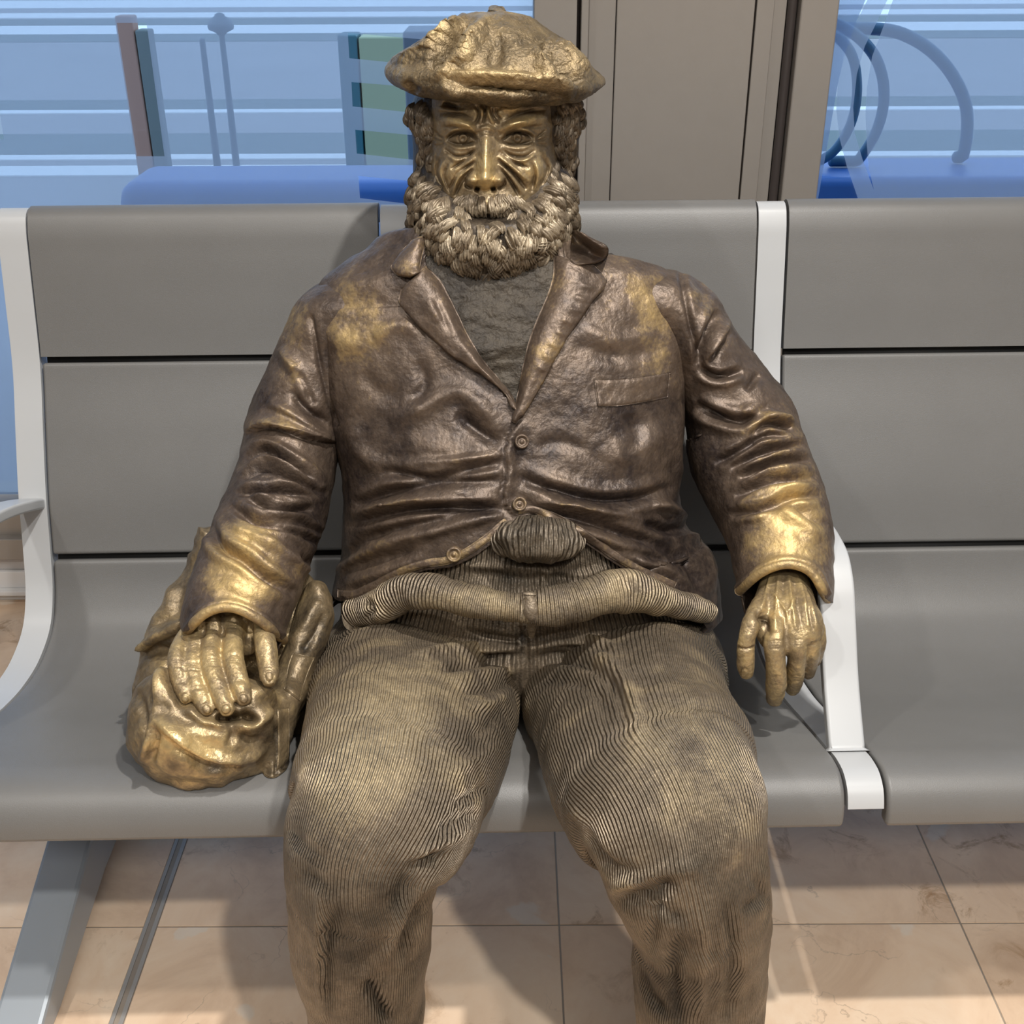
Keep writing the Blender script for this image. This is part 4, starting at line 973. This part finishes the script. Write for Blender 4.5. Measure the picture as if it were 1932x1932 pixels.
BEARD = [(768, 360), (764, 420), (776, 452), (796, 492), (830, 526), (880, 541), (935, 547), (990, 536), (1040, 508), (1072, 476), (1088, 440), (1096, 400), (1088, 350), (1078, 318), (1040, 315), (1030, 345), (1000, 370), (962, 392), (976, 408), (964, 416), (925, 415), (889, 416), (874, 408), (886, 392), (842, 366), (818, 330), (790, 316)]
def bflow(x, y):
    dx = (x - 928) / 170; return 90 - 52 * dx * (1 if y > 380 else 1.2) + (12 * math.sin(x * .11 + y * .07))
parts = [(Vb, Fb)]
bp = sorted(scatter(BEARD, (14.5, 12.5)), key=lambda q: q[1])
parts += locks(bp, [T_b, T_head], .0225, .0115, .0125, bflow, 30)
# moustache, parted under the nose
mo = []
for s in (-1, 1):
    for r, (y0, nn) in enumerate(((372, 6), (384, 6), (396, 5))):
        for k in range(nn): mo.append((918 + s * (9 + k * 10.5 + r * 2) + random.uniform(-2, 2), y0 - 8 * math.exp(-((k - 2) / 2.2) ** 2) + 2.2 * max(0, k - 3) + random.uniform(-2, 2)))
parts += locks(mo, [T_head], .019, .0105, .012, lambda x, y: 90 - (x - 918) / 70 * 38, 10)
V, Fc = join(parts)
N = normals_of(V, Fc)
bw = wear_light_of(V, .42, [(925, 440, 120, 70, .22), (1060, 400, 40, 60, .1), (925, 520, 120, 22, -.15)], seed=26, nz=.18, nscale=60)
bw[:len(Vb)] = .08
beard = sobj('beard', V, Fc, M['hair'], attrs={'wear_light': bw}, label='thick curled bronze beard and moustache')
HL = [(768, 176), (778, 240), (790, 290), (772, 330), (764, 372), (826, 372), (818, 330), (812, 260), (812, 200), (800, 186)]
HR = [(1046, 178), (1112, 178), (1108, 250), (1085, 300), (1086, 350), (1040, 350), (1046, 290), (1050, 240)]
parts = [(Vh, Fh)]
parts += locks(sorted(scatter(HL, (11, 12)), key=lambda q: q[1]), [T_h, T_head], .020, .0105, .012, lambda x, y: 115 + 14 * math.sin(y * .05), 22)
parts += locks(sorted(scatter(HR, (11, 12)), key=lambda q: q[1]), [T_h, T_head], .020, .0105, .012, lambda x, y: 65 - 14 * math.sin(y * .05), 22)
V, Fc = join(parts); hw_ = wear_light_of(V, .26, [(1090, 240, 30, 60, .15)], seed=27, nz=.18, nscale=60); hw_[:len(Vh)] = .05
sobj('hair', V, Fc, M['hair'], attrs={'wear_light': hw_}, label='curled bronze hair at the temples')
# ------------------------------------------------------------------ beret
BER = [(938, 19, 1.555, 18, .02), (938, 25, 1.555, 50, .046), (938, 42, 1.555, 82, .080), (938, 70, 1.555, 124, .108), (938, 97, 1.555, 160, .126), (938, 120, 1.555, 190, .136), (938, 138, 1.555, 207, .140), (938, 151, 1.555, 205, .138), (938, 161, 1.555, 192, .130), (938, 168, 1.555, 170, .120), (938, 173, 1.555, 144, .112)]
V, Fc, ph, u = tube(BER, 220, 360, power=2.1, cap=2, front_bias=.4, caph=.08)
N = normals_of(V, Fc); V = V + N * (.0045 * fbm(V, 14, 41)[:, None] + .0009 * fbm(V, 120, 42, 2)[:, None])
BST = [([(738, 126), (799, 108), (849, 75), (880, 28)], 8, .008), ([(760, 112), (810, 84), (850, 48)], 7, -.006), ([(812, 140), (840, 112), (862, 88), (882, 50)], 9, -.012, 'f'), ([(868, 132), (888, 100), (905, 60), (925, 30)], 12, .007), ([(925, 132), (935, 100), (945, 60)], 16, -.005),
 ([(1098, 152), (1070, 135), (1045, 112), (1018, 80)], 11, -.010, 'f'), ([(1040, 148), (1020, 120), (1000, 80)], 14, .005), ([(1120, 140), (1080, 105), (1050, 70)], 10, .005),
 ([(790, 150), (837, 147), (911, 143), (968, 142), (1048, 152), (1122, 158)], 8, .005), ([(860, 168), (900, 165), (973, 170), (1073, 178)], 9, -.008), ([(830, 160), (850, 172), (880, 178)], 10, .006), ([(765, 160), (775, 172), (790, 182)], 7, -.006)]
V, H = sculpt(V, Fc, BST, 1.6)
V[:, 2] -= .045 * np.clip(V[:, 0] + .02, -.15, .15) * 1.0
sobj('beret', V, Fc, M['beret'], attrs={'wear_light': wear_light_of(V, .31, [(900, 140, 150, 14, .25), (880, 100, 40, 40, .2), (960, 190, 180, 16, -.3), (990, 110, 60, 40, -.08)], H, 14, seed=28, nz=.16)}, label='felt-textured bronze beret')
Vs, Fs, _, _ = tube([(938, 17, 1.562, 5, .004), (940, 22, 1.560, 8, .006), (941, 28, 1.56, 8, .006)], 12, 12)
sobj('beret_stalk', Vs, Fs, M['beret'], attrs={'wear_light': np.full(len(Vs), .4)})

# ------------------------------------------------------------------ hands
HB = []
def finger(pts, n=36): return tube([(x, y, Y, r, r * 1.42 / F * 0.95) for (x, y, Y, r) in pts], n, 20)[:2]
def hand(name, parts, strokes, nails, zones, label, voxel=.0017):
    V, Fc = remesh(parts, voxel, 5, .5)
    V, H = sculpt(V, Fc, strokes)
    px, _ = proj(V); N = normals_of(V, Fc); ff = sstep(.1, .4, facing(V, N)); hn = np.zeros(len(V))
    for (x, y, a, l, w) in nails:        # nail plate: flat raised oval with a groove round it
        c, s = math.cos(math.radians(a)), math.sin(math.radians(a)); dx, dy = px[:, 0] - x, px[:, 1] - y
        e = np.sqrt(((dx * c + dy * s) / l) ** 2 + ((-dx * s + dy * c) / w) ** 2)
        hn += .0010 * (1 - sstep(.75, .95, e)) - .0018 * np.exp(-((e - 1.1) / .16) ** 2)
    V = V + N * (hn * ff + .0005 * fbm(V, 110, 44))[:, None]
    HB.append(bvh(V, Fc))
    return sobj(name, V, Fc, M['skin'], attrs={'wear_light': wear_light_of(V, .58, zones, H, 45, seed=30, nz=.14, nscale=40)}, label=label)
RH = [tube([(452, 1120, 1.205, 52, .026), (446, 1150, 1.190, 62, .028), (432, 1180, 1.170, 68, .024), (420, 1200, 1.150, 66, .018)], 40, 40)[:2],
      finger([(352, 1196, 1.150, 15), (338, 1222, 1.125, 16), (334, 1250, 1.105, 18), (341, 1285, 1.085, 16.5), (350, 1312, 1.070, 14.5), (353, 1320, 1.066, 12)]),
      finger([(378, 1182, 1.160, 18), (366, 1220, 1.130, 17), (363, 1256, 1.105, 18.5), (371, 1295, 1.080, 17), (386, 1330, 1.060, 16), (392, 1342, 1.054, 13)]),
      finger([(405, 1176, 1.163, 19), (399, 1210, 1.135, 18), (398, 1248, 1.108, 19.5), (410, 1292, 1.080, 18), (424, 1328, 1.060, 17), (430, 1341, 1.052, 14)]),
      finger([(440, 1174, 1.163, 20), (440, 1208, 1.138, 19), (440, 1242, 1.112, 20.5), (449, 1280, 1.088, 19), (458, 1310, 1.070, 18), (462, 1322, 1.063, 14.5)]),
      finger([(478, 1150, 1.175, 22), (494, 1182, 1.150, 20), (502, 1225, 1.120, 21), (506, 1255, 1.105, 19.5), (508, 1280, 1.090, 17), (508, 1288, 1.085, 13)])]
def knuck(x, y, w, a=0, n=3, s=5, d=-.0011):
    return [([(x - w, y + (k - (n - 1) / 2) * s + a), (x, y + (k - (n - 1) / 2) * s - 2), (x + w, y + (k - (n - 1) / 2) * s - a)], 1.8, d) for k in range(n)]
RS = []
for (x, y, w) in ((334, 1252, 14), (363, 1258, 15), (398, 1250, 16), (440, 1244, 17), (502, 1228, 17)): RS += knuck(x, y, w, 0, 4, 4.5)
for (x, y, w) in ((342, 1286, 12), (372, 1297, 13), (411, 1294, 14), (450, 1282, 14), (506, 1255, 14)): RS += knuck(x, y, w, 1, 3, 4)
for (x, y, w) in ((398, 1184, 15), (440, 1180, 15), (370, 1196, 12)): RS += knuck(x, y, w, 0, 3, 5)
RS += [([(388, 1150), (384, 1180), (381, 1205)], 5, -.004), ([(420, 1150), (420, 1180), (420, 1205)], 5, -.004), ([(405, 1140), (402, 1170)], 7, .003), ([(440, 1140), (440, 1170)], 7, .003), ([(468, 1150), (470, 1190), (468, 1220)], 6, -.005)]
hand('hand', RH, RS, [(349, 1318, 75, 8, 7), (390, 1338, 65, 10, 8.5), (426, 1338, 72, 10, 9), (460, 1318, 80, 10, 9), (508, 1276, 85, 9, 8)], [(430, 1230, 70, 60, .12)], 'bronze right hand with spread fingers resting on the bag')
LH = [tube([(1482, 1055, 1.285, 38, .024), (1480, 1085, 1.264, 42, .024), (1480, 1125, 1.229, 54, .024), (1483, 1165, 1.194, 63, .023), (1495, 1195, 1.175, 62, .020), (1503, 1213, 1.168, 54, .017)], 50, 44)[:2],
      finger([(1452, 1120, 1.232, 20), (1430, 1155, 1.194, 20), (1416, 1182, 1.168, 18), (1409, 1205, 1.160, 16), (1407, 1232, 1.156, 17), (1407, 1258, 1.156, 16.5), (1408, 1272, 1.158, 13)]),
      finger([(1470, 1180, 1.178, 24), (1462, 1212, 1.160, 22), (1463, 1245, 1.152, 19), (1465, 1280, 1.150, 20), (1463, 1305, 1.154, 18.5), (1461, 1322, 1.159, 15)]),
      finger([(1503, 1190, 1.175, 20), (1505, 1212, 1.162, 20), (1503, 1245, 1.160, 17.5), (1499, 1278, 1.168, 17.5), (1496, 1294, 1.176, 16), (1494, 1302, 1.180, 13)]),
      finger([(1527, 1190, 1.180, 17), (1531, 1212, 1.168, 17), (1530, 1240, 1.170, 15.5), (1526, 1262, 1.180, 14.5), (1524, 1272, 1.186, 12)]),
      finger([(1540, 1180, 1.185, 16), (1546, 1207, 1.176, 14), (1541, 1232, 1.180, 13), (1537, 1248, 1.188, 11.5)])]
LS = [([(1455, 1080), (1445, 1120), (1436, 1150)], 3, .0028), ([(1470, 1078), (1466, 1120), (1463, 1190)], 3, .0030), ([(1488, 1076), (1492, 1120), (1502, 1190)], 3, .0030), ([(1503, 1080), (1515, 1120), (1528, 1190)], 3, .0030), ([(1510, 1090), (1530, 1140), (1544, 1190)], 3, .0026),
      ([(1452, 1112), (1470, 1135), (1484, 1155), (1484, 1190)], 2.6, .0030), ([(1505, 1115), (1495, 1140), (1484, 1158)], 2.6, .0028), ([(1478, 1080), (1478, 1130)], 4, -.002), ([(1497, 1085), (1505, 1140), (1516, 1195)], 5, -.0028), ([(1482, 1160), (1484, 1205), (1483, 1225)], 5, -.004), ([(1520, 1140), (1536, 1195)], 4, -.0025),
      ([(1424, 1150), (1440, 1170), (1448, 1200)], 7, -.006), ([(1440, 1150), (1446, 1175)], 5, -.003), ([(1392, 1221), (1408, 1225), (1424, 1220)], 2.2, -.0035, 'l'), ([(1460, 1150), (1462, 1195)], 8, .003)]
for (x, y, w, n) in ((1461, 1218, 16, 4), (1505, 1214, 13, 3), (1530, 1214, 11, 3), (1465, 1286, 15, 4), (1498, 1282, 14, 3), (1408, 1190, 12, 3), (1407, 1236, 12, 3)): LS += knuck(x, y, w, 1, n, 5)
hand('hand', LH, LS, [(1404, 1270, 90, 8, 7)], [(1485, 1160, 60, 70, .05)], 'bronze left hand hanging down beside the thigh, veins raised')
# ring-like seam on the thumb
# ------------------------------------------------------------------ shoes (below the picture)
for (x, Y) in ((692, .85), (1310, .85)):
    top = P(x, 2200, Y); zt = top[2]
    A = np.array([(top[0], top[1] + .07, .045, .040, .045), (top[0], top[1] + .02, .050, .044, .050), (top[0], top[1] - .06, .048, .046, .048), (top[0], top[1] - .14, .034, .046, .034), (top[0], top[1] - .19, .022, .034, .022)])
    A = catmull(A, 40); V, Fc, ph, u = tube_axis(A[:, :3], A[:, 3], A[:, 4], 40, 2.6); V[:, 2] = np.maximum(V[:, 2], .0)
    sobj('shoe', V, Fc, M['jacket'], attrs={'wear_light': np.full(len(V), .3)})
    C = np.linspace(top, (top[0], top[1], .05), 12); V, Fc, ph, u = tube_axis(C, np.full(12, .062), np.full(12, .062), 60)
    sobj('trouser_cuff', V, Fc, M['trousers'], attrs={'wear_light': np.full(len(V), .35), 'rib': ph / (2 * np.pi) * 132})
# ================================================================== the bronze bag
bag_parts = [
 tube([(405, 1282, 1.135, 96, .05), (400, 1308, 1.122, 132, .080), (398, 1340, 1.115, 146, .092), (398, 1368, 1.115, 143, .090), (400, 1390, 1.118, 128, .082), (404, 1404, 1.122, 104, .066)], 60, 70, 2.3, caph=.12)[:2],
 tube([(395, 1014, 1.325, 36, .030), (415, 1050, 1.318, 90, .045), (440, 1110, 1.300, 136, .055), (450, 1180, 1.280, 162, .065), (440, 1260, 1.255, 170, .075), (420, 1330, 1.220, 165, .08), (415, 1400, 1.20, 150, .08)], 70, 70, 2.4)[:2],
 tube([(598, 1108, 1.275, 22, .025), (598, 1150, 1.255, 28, .03), (582, 1210, 1.225, 34, .035), (556, 1280, 1.185, 35, .04), (535, 1350, 1.140, 32, .05), (522, 1430, 1.110, 28, .06), (518, 1490, 1.105, 26, .05)], 60, 40)[:2],
 tube([(274, 1222, 1.215, 10, .012), (300, 1205, 1.215, 18, .02), (340, 1190, 1.205, 26, .025), (380, 1180, 1.195, 26, .025)], 30, 24)[:2]]
V, Fc = remesh(bag_parts, .0032, 10, .5)
N = normals_of(V, Fc); V = V + N * (.006 * fbm(V, 17, 51)[:, None] + .0012 * fbm(V, 70, 52, 2)[:, None])
BGS = [([(279, 1352), (309, 1370), (360, 1407), (408, 1427), (465, 1431), (506, 1408)], 9, .012), ([(300, 1385), (360, 1428), (420, 1446), (480, 1440)], 9, -.006), ([(262, 1290), (290, 1320), (330, 1350), (400, 1370)], 14, -.006),
 ([(310, 1245), (300, 1290), (290, 1345)], 8, .009), ([(318, 1300), (340, 1345), (380, 1372), (425, 1378)], 9, -.008), ([(432, 1352), (442, 1385), (432, 1412)], 8, -.010), ([(440, 1350), (465, 1370), (500, 1352), (520, 1325)], 9, .009), ([(450, 1345), (470, 1340), (480, 1330)], 6, -.008), ([(450, 1385), (475, 1400), (500, 1392)], 10, -.009), ([(360, 1368), (400, 1362), (428, 1360)], 10, .006),
 ([(480, 1300), (520, 1312), (545, 1330)], 8, .008), ([(490, 1318), (520, 1332), (535, 1350)], 7, -.009), ([(521, 1340), (523, 1400), (521, 1470)], 4, -.005, 'l'), ([(540, 1330), (541, 1400), (538, 1460)], 6, -.008),
 ([(256, 1300), (270, 1350), (276, 1400)], 8, -.007), ([(268, 1440), (280, 1405), (285, 1360)], 7, .008), ([(284, 1440), (292, 1400), (294, 1370)], 6, -.008), ([(300, 1470), (360, 1480), (420, 1492)], 10, -.004),
 ([(264, 1224), (300, 1198), (345, 1174)], 5, .008, 'l'), ([(270, 1240), (310, 1218), (350, 1200)], 7, -.010), ([(310, 1150), (330, 1090), (360, 1030)], 7, .006), ([(330, 1160), (345, 1100), (370, 1050)], 8, -.006), ([(352, 1012), (375, 1000), (392, 1010)], 5, .006), ([(300, 1190), (320, 1160), (350, 1150)], 8, -.005),
 ([(545, 1220), (575, 1180), (600, 1130)], 8, .006), ([(560, 1240), (600, 1190), (615, 1150)], 8, -.007), ([(530, 1272), (560, 1280), (575, 1300)], 6, -.006), ([(528, 1290), (555, 1305), (570, 1325)], 5, .006)]
V, H = sculpt(V, Fc, BGS)
# the cloth gives way under the fingers
def press(V, tree, x0, x1, y0, y1, gap, st=4, dil=2):
    nx, ny = int((x1 - x0) / st), int((y1 - y0) / st); D = np.full((ny, nx), -1.0)
    for j in range(ny):
        for i in range(nx):
            d = Vector(rays([(x0 + i * st, y0 + j * st)])[0]).normalized(); h = tree.ray_cast(Vector(CAMP), d)
            if h[0] is not None: D[j, i] = h[3]
    for _ in range(dil):
        E = D.copy()
        for a, b in ((0, 1), (0, -1), (1, 0), (-1, 0)): E = np.maximum(E, np.roll(D, (a, b), (0, 1)) - .004 * (np.roll(D, (a, b), (0, 1)) > 0))
        D = np.where(D > 0, D, E)
    px, _ = proj(V); i = np.round((px[:, 0] - x0) / st).astype(int); j = np.round((px[:, 1] - y0) / st).astype(int)
    ok = (i >= 0) & (i < nx) & (j >= 0) & (j < ny); r = V - CAMP; dist = np.linalg.norm(r, axis=1)
    need = np.zeros(len(V)); need[ok] = D[j[ok], i[ok]] + gap
    m = ok & (need > .5) & (dist < need) & (dist > need - .25)
    V = V.copy(); V[m] = CAMP + r[m] / dist[m, None] * need[m, None]; return V
V = press(V, HB[0], 300, 560, 1100, 1360, .011)
V = press(V, SL['r'], 320, 640, 960, 1220, .012, 6, 0)
pm = np.zeros(len(V), bool); pxv, _ = proj(V); pm[(pxv[:, 0] > 290) & (pxv[:, 0] < 570) & (pxv[:, 1] > 1090) & (pxv[:, 1] < 1380)] = True
V = lap(V, Fc, pm, 5)
ys_ = V[:, 1] - .02 * (V[:, 0] + .18)
k_ = np.argsort(PD[150:, 0]); zs_ = np.interp(ys_, PD[150:, 0][k_], np.maximum.accumulate(PD[150:, 1][::-1])[::-1][k_] * 0 + PD[150:, 1][k_])
V[:, 2] = np.maximum(V[:, 2], np.where(ys_ < 1.03, .436, zs_) + .0012)
bagroot = P(400, 1450, 1.1)
bagw = wear_light_of(V, .40, [(330, 1430, 60, 60, .25), (400, 1410, 110, 40, .25), (420, 1470, 60, 30, .2), (510, 1330, 30, 30, .25), (545, 1420, 30, 60, -.3), (300, 1100, 60, 80, -.05), (590, 1180, 60, 80, -.12), (325, 1445, 14, 10, -.4), (405, 1452, 16, 12, -.4), (395, 1490, 18, 8, -.35)], H, 14, seed=40, nz=.2)
bo = bpy.data.objects.new('bronze_bag', None); COL.objects.link(bo); bo.location = (float(bagroot[0]), float(bagroot[1]), 0)
tag(bo, 'crumpled bronze shoulder bag under the hand of the statue', 'bag')
o = mesh_obj('bag_body', V - np.array([bagroot[0], bagroot[1], 0]), tri_fix(Fc), M['bag'], None, True, {'wear_light': bagw}); o.parent = bo
T_bag = bvh(V, Fc)
Vs, Fs = strip([(594, 1240), (584, 1262), (574, 1290), (566, 1322)], [(552, 1232), (545, 1252), (540, 1276), (536, 1300)], 40, 16, .004, [T_bag], sm=20)
o = mesh_obj('webbing_strap', Vs - np.array([bagroot[0], bagroot[1], 0]), tri_fix(Fs), M['bag'], None, True, {'wear_light': np.full(len(Vs), .38)}); o.parent = bo
Vs, Fs = strip([(523, 1338), (524, 1380), (524, 1420), (520, 1470)], [(545, 1335), (546, 1380), (545, 1420), (540, 1470)], 50, 12, .005, [T_bag], sm=20)
o = mesh_obj('side_strap', Vs - np.array([bagroot[0], bagroot[1], 0]), tri_fix(Fs), M['bag'], None, True, {'wear_light': np.full(len(Vs), .4)}); o.parent = bo
